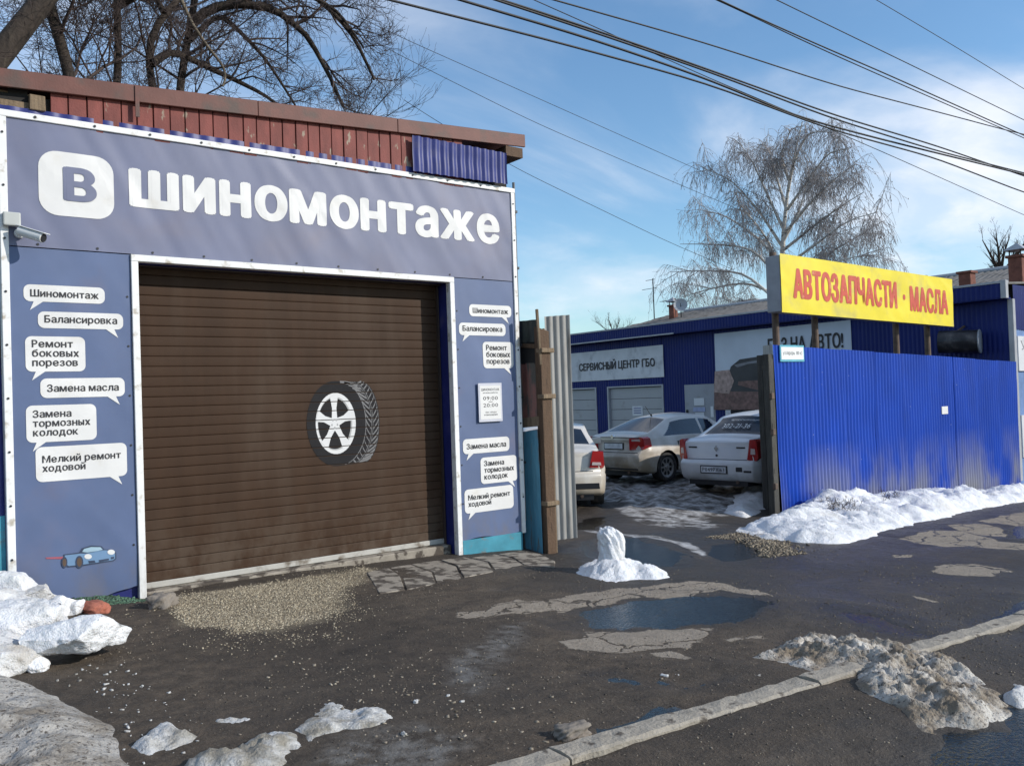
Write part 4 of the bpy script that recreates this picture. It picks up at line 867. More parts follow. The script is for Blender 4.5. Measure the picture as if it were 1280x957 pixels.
# eaves: red boards, brown fascia, blue sheet
def roof_z(x): return 4.50+0.062*(x-0.96)
YB = YF+.01
bx = 1.33; i = 0
while bx < 5.55:
    wd = .142+rs.uniform(-.012, .012); zt_ = roof_z(bx)+.02; sag = rs.uniform(-.006, .006)
    if True:
        MB().box(bx+.006, bx+wd-.004, YB-.022+sag, YB, 4.22, zt_).build('board', M_RED, gar, bevel=.003)
    bx += wd; i += 1
MB().box(GL-.3, 6.35, YB+.021, YB+.10, 4.24, 4.46).build('board_backing', M_DARK, gar)
bs = corrugated('trim_sheet', (GL-.02, YB-.022), (5.45, YB-.022), (4.27, 4.27), (4.335, 4.365), M_BLUESHEET, gar, period=.15, depth=.008, rows=1)
a = MB(); x0_, x1_ = 0.2, 6.58; yo = YF-.06
def fas(xa, xb): return MB().hexa([(xa, yo, roof_z(xa)-.02), (xb, yo, roof_z(xb)-.02), (xb, yo+.03, roof_z(xb)-.02), (xa, yo+.03, roof_z(xa)-.02), (xa, yo, roof_z(xa)+.135), (xb, yo, roof_z(xb)+.135), (xb, yo+.03, roof_z(xb)+.135), (xa, yo+.03, roof_z(xa)+.135)])
fas(.2, 3.18).build('fascia', M_FASCIA, gar, bevel=.004); fas(3.184, 4.78).build('fascia', M_FASCIA, gar, bevel=.004); fas(4.785, 6.60).build('fascia', M_FASCIA, gar, bevel=.004)
MB().box(2.02, 2.055, yo-.012, yo-.001, roof_z(2)-.16, roof_z(2)+.13).build('fascia_strap', M_FASCIA, gar)
MB().hexa([(.2, yo+.03, roof_z(.2)+.10), (6.6, yo+.03, roof_z(6.6)+.10), (6.6, 12.9, roof_z(6.6)-.1), (.2, 12.9, roof_z(.2)-.1), (.2, yo+.03, roof_z(.2)+.13), (6.6, yo+.03, roof_z(6.6)+.13), (6.6, 12.9, roof_z(6.6)-.05), (.2, 12.9, roof_z(.2)-.05)]).build('roof', M_FASCIA, gar)
MB().box(6.30, 6.56, YF-.05, 12.5, roof_z(6.4)-.15, roof_z(6.4)-.03).build('eave_beam', M_RUSTWOOD, gar)
for q in (-.05, .12): MB().box(.35, 1.30, YF+.02+q*.2, YF+.10, 4.36+q*.5, 4.42+q*.5).build('rafter', M_PALEWOOD, gar)
MB().box(1.17, 1.29, YF-.04, YF+.05, 4.33, 4.46).build('rafter_end', M_PALEWOOD, gar, bevel=.004)
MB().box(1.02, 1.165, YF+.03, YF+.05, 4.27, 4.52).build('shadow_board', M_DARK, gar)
bsx0 = FY(521, 200, YF-.16)[0]; bsx1 = FY(638, 220, YF-.16)[0]
corrugated('blue_sheet', (bsx0, YF-.085), (bsx1, YF-.085), (4.30, 4.315), (FY(521, 167, YF-.16)[2], FY(628, 188, YF-.16)[2]), M_BLUESHEET, gar, period=.115, depth=.016, rows=4, warp=.02, seed=3)
# left side sheets
corrugated('side_sheet', (GL-.32, YF+.06), (GL-.035, YF+.05), (2.05, 2.05), (4.45, 4.45), mat('brown_sheet', (.05, .032, .027), .6), gar, rows=2)
corrugated('side_sheet', (GL-.14, YF+.045), (GL-.035, YF+.04), (0.86, 0.86), (2.2, 2.2), M_BLUESHEET, gar, rows=2)
MB().box(GL-.12, GL-.035, YF+.02, YF+.05, -.2, .87).build('side_plinth', M_TURQ, gar, bevel=.004)
MB().cyl((GR+.045, YF+.01, .2), (GR+.045, YF+.01, 4.38), .016).build('corner_pipe', mat('pipe_grey', (.12, .12, .125), .5), gar)
for z_ in (.9, 1.7, 2.35, 3.3, 4.0): MB().box(GR+.018, GR+.075, YF-.012, YF+.03, z_, z_+.03).build('pipe_clip', M_BLACKP, gar)

# fittings on the front
jx, jz = XZ(10, 275); MB().box(jx-.045, jx+.085, YF-.10, YF-.035, jz-.06, jz+.055).build('junction_box', M_BOXP, None, bevel=.012, org=(jx, YF-.06, jz), segs=2)
tag(bpy.data.objects['junction_box'], 'small grey junction box on the white edging strip above the camera', 'junction box')
kx, kz = XZ(24, 293)
cmr = thing('security_camera', 'white bullet security camera fixed to the blue banner', 'camera', (kx, YF-.03, kz))
MB().cyl((kx, YF-.02, kz+.005), (kx, YF-.055, kz+.005), .042, n=18).build('mount', M_CAM, cmr, bevel=.004)
MB().cyl((kx, YF-.05, kz), (kx+.02, YF-.11, kz-.005), .018, n=12).build('arm', M_CAM, cmr)
d0 = np.array([kx-.01, YF-.11, kz+.012]); dd = np.array([.62, -.62, -.30]); dd /= np.linalg.norm(dd)
MB().cyl(d0, d0+dd*.23, .042, n=20).build('housing', M_CAM, cmr, bevel=.004)
MB().cyl(d0+dd*.229, d0+dd*.234, .034, n=20).build('lens', M_BLACKP, cmr)
up_ = np.array([0, 0, 1.]); MB().bar(d0+up_*.045-dd*.01, d0+dd*.27+up_*.045, .078, .008).build('sunshield', M_CAM, cmr, bevel=.003)
hx0, hz1 = XZ(595.5, 479); hx1, hz0 = XZ(626.5, 526)
hs = thing('opening_hours_sheet', 'white opening hours sheet in a clear sleeve on the narrow right banner', 'notice', ((hx0+hx1)/2, YF-.03, hz0))
yy_ = YF-.045
MB().box(hx0, hx1, yy_, yy_+.012, hz0, hz1).build('sleeve', mat('sleeve_grey', (.52, .52, .58), .3, var=.05), hs, bevel=.002)
MB().box(hx0+.022, hx1-.022, yy_-.002, yy_-.0005, hz0+.03, hz1-.03).build('paper', M_PRINT, hs)
def on_y(y): return lambda u, v: np.stack([u, np.full_like(u, y), v], -1)
for s_, a_, b_, wf in (('ШИНОМОНТАЖ', .80, .865, .76), ('режим работы', .725, .77, .62), ('09:00', .56, .655, .62), ('20:00', .38, .475, .62), ('без обеда', .22, .27, .46), ('и выходных', .15, .20, .56)):
    cxx = (hx0+hx1)/2; ww = (hx1-hx0)*wf/2; flat('lettering', fit(text_shape(s_, .02, res=2), cxx-ww, cxx+ww, hz0+(hz1-hz0)*a_, hz0+(hz1-hz0)*b_), on_y(yy_-.0035), M_INK, hs)
MB().box((hx0+hx1)/2-.03, (hx0+hx1)/2+.03, yy_-.004, yy_-.003, hz0+(hz1-hz0)*.51, hz0+(hz1-hz0)*.522).build('dash', M_INK, hs)

# broken paving in front of the garage
pav = bpy.data.objects.new('pavement', None); COL.objects.link(pav); pc = G(590, 705); ORG[pav] = pc; pav.location = pc; tag(pav, 'strip of broken concrete paving in front of the garage', 'pavement', kind='structure')
slabs = [[(458,712),(485,706),(500,716),(506,733),(474,738)], [(486,706),(512,702),(540,712),(545,726),(508,733),(502,716)], [(514,702),(548,697),(570,705),(578,720),(546,726),(541,711)], [(550,697),(580,694),(610,700),(618,712),(580,719),(571,704)],
         [(588,694),(618,690),(640,694),(655,703),(620,711),(611,699)], [(622,690),(650,686),(676,690),(695,699),(694,706),(656,704),(642,694)]]
for sidx, s_ in enumerate(slabs):
    h_ = .012+rs.uniform(-.005, .005); q = [G(a_, b_, 0.03) for a_, b_ in s_]; cc = np.mean(q, 0)
    q = [cc+(p_-cc)*rs.uniform(.955, 1.0) for p_ in q]; tl = rs.uniform(-.008, .008)
    gz_ = lambda p_: float(base_z(p_[0]))
    MB().prism([(p_[0], p_[1], gz_(p_)-.15) for p_ in q], [(p_[0], p_[1], gz_(p_)+h_+tl*(p_[0]-cc[0])) for p_ in q]).build('paving_slab', M_CONC, pav, bevel=.006)

# ------------------------------------------------------------------ the open gate beside the garage
gp = FY(687, 694, 8.02); gz0 = gp[2]
gate = thing('gate_leaf', 'patched open gate leaf of rusty sheets on a brown timber post', 'gate', (gp[0], gp[1], gz0))
A = np.array([GR+.10, YF+.30]); Bp = np.array([gp[0]-.05, gp[1]+.02])
def lerp2(t): return A+(Bp-A)*t
def zat(py_, t):
    q = lerp2(t); d = (q-CAM[:2]); k = np.linalg.norm(d)
    px_ = 640+FPX*(np.dot(np.array([q[0], q[1], EYE])-CAM, _r))/(np.dot(np.array([q[0], q[1], EYE])-CAM, _f))
    dr_ = ray(px_, py_); return EYE+dr_[2]*(k/np.hypot(dr_[0], dr_[1]))
nrm = (-1, -.1)
corrugated('sheet', lerp2(0), lerp2(1), (zat(430, 0), zat(427, 1)), (zat(403, 0), zat(399, 1)), M_OLDGREEN, gate, period=.16, depth=.02, rows=2, normal=nrm)
MB().hexa([(*lerp2(0), zat(456, 0)), (*lerp2(1), zat(455, 1)), (*(lerp2(1)+[.03, 0]), zat(455, 1)), (*(lerp2(0)+[.03, 0]), zat(456, 0)), (*lerp2(0), zat(429, 0)), (*lerp2(1), zat(426, 1)), (*(lerp2(1)+[.03, 0]), zat(426, 1)), (*(lerp2(0)+[.03, 0]), zat(429, 0))]).build('dark_board', M_DARK, gate)
corrugated('sheet', lerp2(0), lerp2(1), (zat(530, 0), zat(529, 1)), (zat(455, 0), zat(453, 1)), M_OLDRED, gate, period=.22, depth=.015, rows=2, normal=nrm)
corrugated('sheet', lerp2(0)+np.array([-.02, -.02]), lerp2(1)+np.array([-.03, 0]), (-.18, gz0-.02), (zat(541, 0), zat(537, 1)), M_OLDBLUE, gate, period=.26, depth=.02, rows=3, warp=.02, seed=4, normal=nrm)
MB().bar((*lerp2(0), zat(530, 0)), (*lerp2(1), zat(526, 1)), .04, .12).build('rail', M_PALEWOOD, gate, bevel=.004)
MB().bar((*lerp2(0), zat(431, 0)), (*lerp2(1.05), zat(433, 1)), .04, .05).build('rail', M_RUSTWOOD, gate, bevel=.004)
pz = 2.55
post = MB().hexa([(gp[0]-.075, gp[1]-.06, gz0-.2), (gp[0]+.065, gp[1]-.07, gz0-.2), (gp[0]+.075, gp[1]+.06, gz0-.2), (gp[0]-.06, gp[1]+.07, gz0-.2), (gp[0]-.085, gp[1]-.06, pz), (gp[0]+.06, gp[1]-.07, pz-.04), (gp[0]+.07, gp[1]+.06, pz), (gp[0]-.07, gp[1]+.07, pz+.03)]).build('post', M_RUSTWOOD, gate, bevel=.008)
for zz_ in (.42, 1.72, 2.28): MB().box(gp[0]-.09, gp[0]+.11, gp[1]-.10, gp[1]+.02, zz_-.03, zz_+.025).build('bracket', M_PALEWOOD, gate, bevel=.006)
MB().bar((gp[0]-.075, gp[1]-.05, 2.1), (gp[0]-.10, gp[1]-.04, 2.78), .04, .03).build('splinter', M_PALEWOOD, gate, bevel=.004)
MB().bar((gp[0]+.05, gp[1]-.03, 2.2), (gp[0]+.01, gp[1]-.02, 2.55), .035, .02).build('splinter', M_PALEWOOD, gate, bevel=.004)
MB().bar((gp[0]+.07, gp[1]-.05, gz0-.05), (gp[0]+.075, gp[1]-.03, 2.30), .025, .03).build('batten', M_PALEWOOD, gate, bevel=.004)
ga = gp[:2]+np.array([.06, .02]); gdir = np.array([.93, -.37])
corrugated('grey_sheet', ga, ga+gdir*.33, (-.05, -.04), (2.70, 2.72), M_GREYMETAL, gate, period=.085, depth=.016, rows=4, normal=(-.37, -.93), phase=.2)

# ------------------------------------------------------------------ blue street fence, its gate post, the yellow sign
YFE = 8.66
fen = thing('profiled_fence', 'tall blue profiled metal fence with a grimy foot', 'fence', (16.8, YFE+.1, float(base_z(16.8))))
FXL, FXR = 12.14, 21.58
def ftop(x): return 2.47+(x-12.18)*(2.15-2.47)/(21.74-12.18)
def fbot(x): return -.44+(x-12.1)*(-.80+.44)/9.5
nsh = 9; wsh = (FXR-FXL)/nsh
for k in range(nsh):
    xa = FXL+k*wsh; xb = xa+wsh+.02; dy_ = rs.uniform(-.008, .008); zt0 = rs.uniform(-.012, .012)
    s_ = corrugated('sheet', (xa, YFE+dy_), (xb, YFE-.004+dy_), (fbot(xa), fbot(xb)), (ftop(xa)+zt0, ftop(xb)+zt0), M_FENCE, fen, period=.105, depth=.020, rows=10, warp=.035, seed=k, phase=rs.random())
    if k == 0:                                     # the first sheet is bent back along its free edge
        me = s_.data; o0 = ORG[s_]
        for v in me.vertices:
            xw = v.co.x+o0[0]; zt = v.co.z+o0[2]; t_ = max(0, 1-(xw-FXL)/.35); v.co.x += .07*t_*math.sin(max(0, (zt+.4))/2.9*math.pi)*1.0 + .10*t_*max(0, (1-(zt+.45)/1.0))
for z_ in (0.25, 1.85): MB().hexa([(FXL, YFE+.03, z_+.0), (FXR, YFE+.03, z_-.35), (FXR, YFE+.07, z_-.35), (FXL, YFE+.07, z_), (FXL, YFE+.03, z_+.05), (FXR, YFE+.03, z_-.30), (FXR, YFE+.07, z_-.30), (FXL, YFE+.07, z_+.05)]).build('rail', M_RUST, fen)
for xp in (13.6, 15.7, 17.8, 19.9): MB().box(xp, xp+.06, YFE+.071, YFE+.13, -1.2, ftop(xp)-.1).build('post', M_RUST, fen)
# dark timber gate leaf swung into the yard
gl0 = np.array([FXL-.07, YFE+.02]); dv = ray(951, 560)[:2]; dv = dv/np.linalg.norm(dv)
lf = thing('yard_gate', 'dark weathered timber gate leaf folded back behind the blue fence end', 'gate', (gl0[0], gl0[1], -.42))
far = gl0+dv*2.1+np.array([-dv[1], dv[0]])*.06
for nm_, q, wdt, zt_ in (('post', gl0, .14, 2.30), ('post', gl0+(far-gl0)*.38+np.array([-dv[1], dv[0]])*.08, .11, 2.32), ('post', far, .12, 2.34)):
    MB().hexa([(q[0]-wdt/2, q[1]-.06, -.62), (q[0]+wdt/2, q[1]-.06, -.62), (q[0]+wdt/2, q[1]+.06, -.62), (q[0]-wdt/2, q[1]+.06, -.62), (q[0]-wdt/2-.02, q[1]-.06, zt_), (q[0]+wdt/2-.02, q[1]-.06, zt_), (q[0]+wdt/2-.02, q[1]+.06, zt_), (q[0]-wdt/2-.02, q[1]+.06, zt_)]).build(nm_, M_BLACKWOOD, lf, bevel=.008)
for k in range(9):
    qa = gl0+(far-gl0)*(k/9+.008); qb = gl0+(far-gl0)*((k+1)/9-.008)
    MB().bar((*(qa+qb)/2, -.38), (*(qa+qb)/2, 2.2), .03, np.linalg.norm(qb-qa), up=(*(qb-qa), 0)).build('board', M_BLACKWOOD, lf)
for z_ in (.35, 1.1, 1.65): MB().bar((gl0[0]-.06, gl0[1]-.05, z_), (*(far+np.array([-.08, -.04])), z_+.05), .05, .09).build('crossbar', M_BLACKWOOD, lf, bevel=.006)
corrugated('top_sheet', gl0+(far-gl0)*.55+np.array([-.10, -.02]), gl0+np.array([.02, -.06]), (2.14, 2.22), (2.50, 2.46), M_GREYMETAL, lf, period=.13, depth=.02, rows=1, normal=(-.3, -.95))
for z_ in (.05, .95, 1.55): MB().box(gl0[0]-.10, gl0[0]-.02, gl0[1]-.11, gl0[1]-.05, z_, z_+.10).build('hinge', M_RUST, lf, bevel=.008)

ax0, az1 = FY(974, 431, YFE-.03)[0], FY(974, 431, YFE-.03)[2]; ax1, az0 = FY(1005, 452, YFE-.03)[0], FY(1005, 452, YFE-.03)[2]
ap = thing('address_plate', 'small white house number plate with a turquoise rim on the blue fence', 'sign', ((ax0+ax1)/2, YFE-.03, az0))
MB().box(ax0, ax1, YFE-.042, YFE-.022, az0, az1).build('plate', mat('plate_rim', (.10, .36, .45), .45), ap, bevel=.004)
MB().box(ax0+.03, ax1-.03, YFE-.046, YFE-.0425, az0+.04, az1-.035).build('face', mat('plate_face', (.78, .78, .76), .4, var=.03), ap)
flat('lettering', fit(text_shape('ул.Авроры  180 к3', .02, res=2), ax0+.07, ax1-.07, az0+.10, az1-.10), on_y(YFE-.0475), M_INK, ap)
nx0, nz1 = FY(1177, 508, YFE-.03)[0], FY(1177, 508, YFE-.03)[2]; nx1, nz0 = FY(1185, 517, YFE-.03)[0], FY(1185, 517, YFE-.03)[2]
nt_ = MB().box(nx0, nx1, YFE-.035, YFE-.022, nz0, nz1).build('paper_notice', M_PRINT, None, org=((nx0+nx1)/2, YFE-.03, nz0), bevel=.002); tag(nt_, 'small blank white paper notice stuck on the blue fence', 'notice')

YS = 8.86
sg = thing('billboard', 'long yellow parts and oil sign on rusty poles above the blue fence', 'sign', (15.8, YS+.2, float(base_z(15.8))))
sxa, sxb = FY(976, 354, YS)[0], FY(1190, 379, YS)[0]
def stop_(x): return 4.06+(x-sxa)*(-.09)/(sxb-sxa)
def sbot_(x): return 3.07+(x-sxa)*(-.10)/(sxb-sxa)
MB().hexa([(sxa, YS+.01, sbot_(sxa)), (sxb, YS+.01, sbot_(sxb)), (sxb, YS+.30, sbot_(sxb)), (sxa, YS+.30, sbot_(sxa)), (sxa, YS+.01, stop_(sxa)), (sxb, YS+.01, stop_(sxb)), (sxb, YS+.30, stop_(sxb)), (sxa, YS+.30, stop_(sxa))]).build('box', M_SIGNBOX, sg, bevel=.008)
def sfold(x, v): return .012*fbm(x*1.1+v*1.5, v*1.8, 201, 3)+.010*np.clip(1-np.abs(2*fbm(x*1.7+v*2.2, v*.9, 205, 2))-.5, 0, 1)
def son(e):
    def fn(x, v): return np.stack([np.asarray(x, float), YS-.012-sfold(x, v)-e, sbot_(x)+(stop_(x)-sbot_(x))*np.asarray(v, float)], -1)
    return fn
xx, vv = np.meshgrid(np.linspace(sxa-.015, sxb+.015, 150), np.linspace(-.02, 1.02, 26))
face = grid_mesh('sign_face', son(0)(xx, vv), M_YELLOW, sg)
def sxv(px, py): q = FY(px, py, YS-.012); return q[0], (q[2]-sbot_(q[0]))/(stop_(q[0])-sbot_(q[0]))
xa, va = sxv(990, 334); xb, vb = sxv(1122, 389); va0 = sxv(992, 371)[1]
flat('lettering', fit(bold_shape('АВТОЗАПЧАСТИ', .075, .03, 1.12), xa, xb, .24, .80), son(.004), M_REDINK, face, cell=.12)
xa, _v = sxv(1137, 373); xb, _v = sxv(1185, 377)
flat('lettering', fit(bold_shape('МАСЛА', .075, .03, 1.12), xa, xb, .22, .76), son(.004), M_REDINK, face, cell=.12)
xd, _v = sxv(1130, 370); flat('lettering', poly_shape(ellipse(xd, .50, .05, .06, 14)), son(.004), M_REDINK, face)
for pxx in (970, 1019, 1120, 1159):
    xp = FY(pxx, 420, YS+.36)[0]; MB().cyl((xp, YS+.36, -1.1), (xp, YS+.36, stop_(xp)+.12), .062, n=14).build('pole', M_RUST, sg)
    for z_ in (3.2, 3.85): MB().box(xp-.08, xp+.08, YS+.28, YS+.37, z_, z_+.05).build('clamp', M_RUST, sg)

# ------------------------------------------------------------------ blue workshop across the yard
XB, YN, YE_ = 21.6, 8.72, 31.0
gb = YARD-.02
bl = thing('workshop', 'long blue metal-clad workshop with white signs along the far side of the yard', 'building', (XB+2, 18, gb))
def bx_(y): return XB
G1 = (19.80, 22.50); G2 = (23.12, 25.8); DO = (17.60, 18.86); GT = 1.97
for (ya, yb, za, zb_) in ((YN, 17.60-.001, gb-.4, 3.75), (17.601, 18.859, GT, 3.749), (18.861, 19.80, gb-.4, 3.75), (19.801, 22.50, GT, 3.749), (22.501, 23.12, gb-.4, 3.75), (23.121, 25.8, GT, 3.749), (25.801, YE_, gb-.4, 3.75)):
    corrugated('wall_sheet', (XB, yb), (XB, ya), (za, za), (zb_, zb_), M_BLDG, bl, period=.115, depth=.014, rows=1, normal=(-1, 0))
MB().box(XB+.16, 26.5, YN+.03, YE_, gb-.4, 3.9).build('core', M_DARK, bl)
EV = .36
corrugated('fascia_sheet', (XB-EV, YE_), (XB-EV, YN-.02), (3.70, 3.68), (4.03, 4.02), M_BLDG, bl, period=.115, depth=.014, rows=1, normal=(-1, 0))
MB().box(XB-EV-.03, XB-EV+.15, YN-.06, YE_, 4.02, 4.075).build('roof_cap', M_CAP, bl, bevel=.006)
MB().box(XB-EV+.005, XB+.02, YN, YE_, 3.66, 3.69).build('soffit', M_BLDG, bl)
MB().hexa([(XB-EV+.1, YN, 4.0), (27.0, YN, 4.35), (27.0, YE_, 4.35), (XB-EV+.1, YE_, 4.0), (XB-EV+.1, YN, 4.05), (27.0, YN, 4.40), (27.0, YE_, 4.40), (XB-EV+.1, YE_, 4.05)]).build('roof', M_SLATE, bl)
MB().box(XB-EV-.05, XB-EV-.016, 18.9, 25.5, 3.655, 3.70).build('gutter', M_CAP, bl)
MB().box(XB-EV-.04, XB-EV+.10, YN-.07, YN+.05, 3.66, 4.085).build('corner_trim', M_CAP, bl, bevel=.006)
MB().box(XB-.035, XB+.10, YN-.06, YN+.06, gb-.4, 3.66).build('corner_trim', M_CAP, bl, bevel=.006)
corrugated('end_sheet', (XB+.10, YN-.02), (30.0, YN-.02), (2.95, 2.6), (4.0, 4.0), M_BLDG, bl, period=.115, depth=.014, rows=1)
MB().box(XB+.101, 30, YN-.01, YN+.03, gb-.6, 2.95).build('end_wall', mat('pale_blue_wall', (.13, .22, .42), .6), bl)
MB().box(XB+.16, 29, YN-.06, YN-.021, 1.95, 2.78).build('end_sign', M_SIGNW, bl)
flat('end_lettering', fit(text_shape('УСТАНОВКА', .02), XB+.30, XB+3.4, 2.45, 2.68), on_y(YN-.0615), mat('grey_ink', (.2, .2, .22), .6), bl)
MB().box(XB+.2, 29, YN-.05, YN-.022, -.1, .9).build('end_panel', M_SIGNW, bl)
M_GATE = mat('gate_grey', (.36, .365, .375), .5, var=.05, vscale=1, dirt=(.25, .24, .22), damt=(.55, .8), dscale=2)
for ga_ in (G1, G2):
    gt_ = MB().box(XB+.105, XB+.13, ga_[0]+.002, ga_[1]-.002, gb-.2, GT).build('yard_door', M_DARK, bl)
    for k in range(6):
        z_ = gb-.1+k*(GT-gb+.08)/6
        MB().box(XB+.07, XB+.104, ga_[0]+.05, ga_[1]-.05, z_+.006, z_+(GT-gb+.08)/6-.006).build('panel', M_GATE, gt_, bevel=.006)
    for a_, b_ in ((ga_[0]-.02, ga_[0]+.05), (ga_[1]-.05, ga_[1]+.02)): MB().box(XB-.03, XB+.09, a_, b_, gb-.3, GT+.05).build('frame', M_CAP, gt_)
    MB().box(XB-.028, XB+.09, ga_[0]-.019, ga_[1]+.019, GT+.002, GT+.055).build('frame', M_CAP, gt_)
dd_ = MB().box(XB-.01, XB+.05, DO[0], DO[1], gb-.2, GT-.002).build('entrance_door', M_BGREY, bl, bevel=.006)
def on_x(x): return lambda u, v: np.array([x, -u, v])      # u runs along -y: reads left to right from the yard
def bsign(par, y0, y1, z0, z1, name, m_, x=XB-.03): return MB().box(x, x+.012, y0, y1, z0, z1).build(name, m_, par, bevel=.002)
bsign(dd_, 18.02, 18.45, 1.28, 1.52, 'door_notice', M_SIGNW); bsign(dd_, 18.0, 18.5, 1.08, 1.22, 'door_notice', mat('notice_blue', (.3, .34, .5), .6))
bsign(dd_, 18.05, 18.42, .70, 1.05, 'door_notice', M_SIGNW); bsign(dd_, 17.66, 17.78, .90, 1.25, 'door_notice', M_SIGNW)
MB().box(XB-.06, XB-.011, 18.72, 18.78, .95, 1.15).build('handle', M_BLACKP, dd_)
gn = MB().box(XB+.055, XB+.068, 20.85, 21.35, .95, 1.30).build('paper_sign', M_SIGNW, bl)
for z_ in (1.2, 1.12, 1.04): MB().box(XB+.052, XB+.0545, 20.92, 21.28, z_, z_+.035).build('paper_line', mat('notice_ink', (.15, .16, .3), .6), gn)
# wide service sign
def wob(y, z): return .018*fbm(y*1.5, z*2, 301, 3)
def sheet_x(name, y0, y1, z0, z1, m_, x, par=None):
    yy, zz = np.meshgrid(np.linspace(y1, y0, 50), np.linspace(z0, z1, 14)); P = np.stack([x-wob(yy, zz), yy, zz], -1); return grid_mesh(name, P, m_, bl if par is None else par)
def on_bx(x): return lambda u, v: np.array([x-float(wob(-u, v)), -u, v])
ss = sheet_x('service_sign', 19.70, 27.6, 2.27, 3.36, M_SIGNW, XB-.045)
def ub(px, py): q = FX(px, py, XB-.05); return -q[1], q[2]
def xflip(shape):   # lettering layers go towards -x here
    return shape
u0 = ub(723, 463)[0]; u1 = ub(819, 458)[0]
class _L: pass
def flat_x(name, shape, x, m_, par, cell=0.0):
    v, f = shape[:2]; lz = shape[2] if len(shape) > 2 else np.zeros(len(v))
    o0 = ORG[par]; P = np.array([(x-float(wob(-a_, b_))-l_, -a_, b_) for (a_, b_), l_ in zip(v, lz)])-o0
    me = bpy.data.meshes.new(name); me.from_pydata([tuple(q) for q in P], [], list(f)); return link(name, me, m_, par)
flat_x('lettering', fit(bold_shape('СЕРВИСНЫЙ ЦЕНТР ГБО', .03, .02, 1.05), u0+.05, u1, 2.60, 3.02), XB-.062, M_INK, ss)
# big gas banner with a dark picture
bsg = sheet_x('gas_banner', 12.80, 17.50, 1.15, 3.55, M_SKYPRINT, XB-.045)
flat_x('lettering', fit(bold_shape('ГАЗ НА АВТО!', .035, .02, 1.05), ub(960, 430)[0], ub(1054, 420)[0], 2.80, 3.24), XB-.064, M_INK, bsg)
def pbq(pts): return poly_shape([ub(*q) for q in pts])
flat_x('picture', pbq([(893,512),(893,478),(960,474),(1060,470),(1060,512)]), XB-.060, M_PHOTO_R, bsg)
flat_x('picture', pbq([(893,490),(894,464),(912,462),(918,476),(912,492)]), XB-.0615, M_PHOTO_P, bsg)
flat_x('picture', pbq([(908,489),(906,480),(914,458),(925,449),(945,446),(1000,440),(1050,440),(1060,455),(1060,490)]), XB-.063, M_PHOTO_D, bsg)
flat_x('picture', pbq([(918,456),(935,452),(955,449),(955,452),(935,455),(922,459)]), XB-.0645, mat('roof_line_print', (.2, .2, .22), .5), bsg)
# window under the banner
wn = MB().box(XB-.03, XB+.02, 14.6, 17.2, -.1, 1.13).build('window', M_DARK, bl)
for y_ in (14.6, 15.85, 16.98): MB().box(XB-.045, XB-.031, y_, y_+.20, -.1, 1.12).build('frame', M_SIGNW, wn)
for a_, b_ in ((14.81, 15.84), (16.06, 16.97)): MB().box(XB-.040, XB-.032, a_, b_, -.08, 1.10).build('pane', M_CARGLASS, wn)
# drum-shaped lightbox
dl = thing('drum_lightbox', 'dark drum-shaped lightbox with a pale end cap on the blue workshop wall', 'lightbox', (XB-.3, 9.8, 2.45))
MB().cyl((XB-.48, 10.20, 2.74), (XB-.25, 9.36, 2.70), .28, n=28).build('drum', mat('drum_dark', (.035, .033, .036), .3, var=.5, vscale=4, dirt=(.10, .09, .085), damt=(.5, .7), dscale=4), dl)
MB().cyl((XB-.2497, 9.359, 2.70), (XB-.2420, 9.33, 2.70), .29, n=28).build('end_cap', M_SIGNBOX, dl, bevel=.006)
MB().bar((XB-.36, 9.8, 2.98), (XB+.02, 9.8, 3.12), .04, .04).build('bracket', M_RUST, dl); MB().bar((XB-.36, 9.8, 2.50), (XB+.02, 9.8, 2.50), .04, .04).build('bracket', M_RUST, dl)
MB().box(XB-.66, XB-.645, 9.9, 10.15, 2.66, 2.80).build('picture_panel', mat('panel_grey', (.2, .22, .24), .4), dl)

# ------------------------------------------------------------------ slate-roofed house behind
ho = thing('slate_house', 'low house with a grey slate roof behind the blue workshop', 'house', (30, 18, -1.2))
hy0, hy1, hx0_, hx1_, hr = 3.0, 28.4, 26.9, 33.5, 30.0
MB().box(hx0_+.4, hx1_-.4, hy0+.4, hy1-.4, -1.4, 4.7).build('wall', mat('house_wall', (.3, .26, .2), .85), ho)
def slope_mesh(xa, za, xb, zb_, hip=True):
    ys = np.arange(hy0, hy1, .05); T = np.linspace(0, 1, 9); yy, tt = np.meshgrid(ys, T)
    lim = hy1-2.4*tt if hip else hy1+0*tt
    yy2 = np.minimum(yy, lim); P = np.stack([xa+(xb-xa)*tt, yy2, za+(zb_-za)*tt+.03*np.sin(yy2*2*math.pi/.20)+.02*np.floor(tt*8+.001)%.04], -1); return P
RZ = 5.42
grid_mesh('roof_slope', slope_mesh(hx0_, 4.55, hr, RZ), M_SLATE, ho, smooth=False)
grid_mesh('roof_slope', slope_mesh(hx1_, 4.4, hr, RZ), M_SLATE, ho, smooth=False)
MB().add([(hx0_, hy1, 4.55), (hr, hy1-2.4, RZ), (hx1_, hy1, 4.4)], [(0, 1, 2)]).build('roof_hip', M_SLATE, ho)
MB().cyl((hr, hy0, RZ+.02), (hr, hy1-2.4, RZ+.02), .09, n=8).build('ridge', M_CAP, ho)
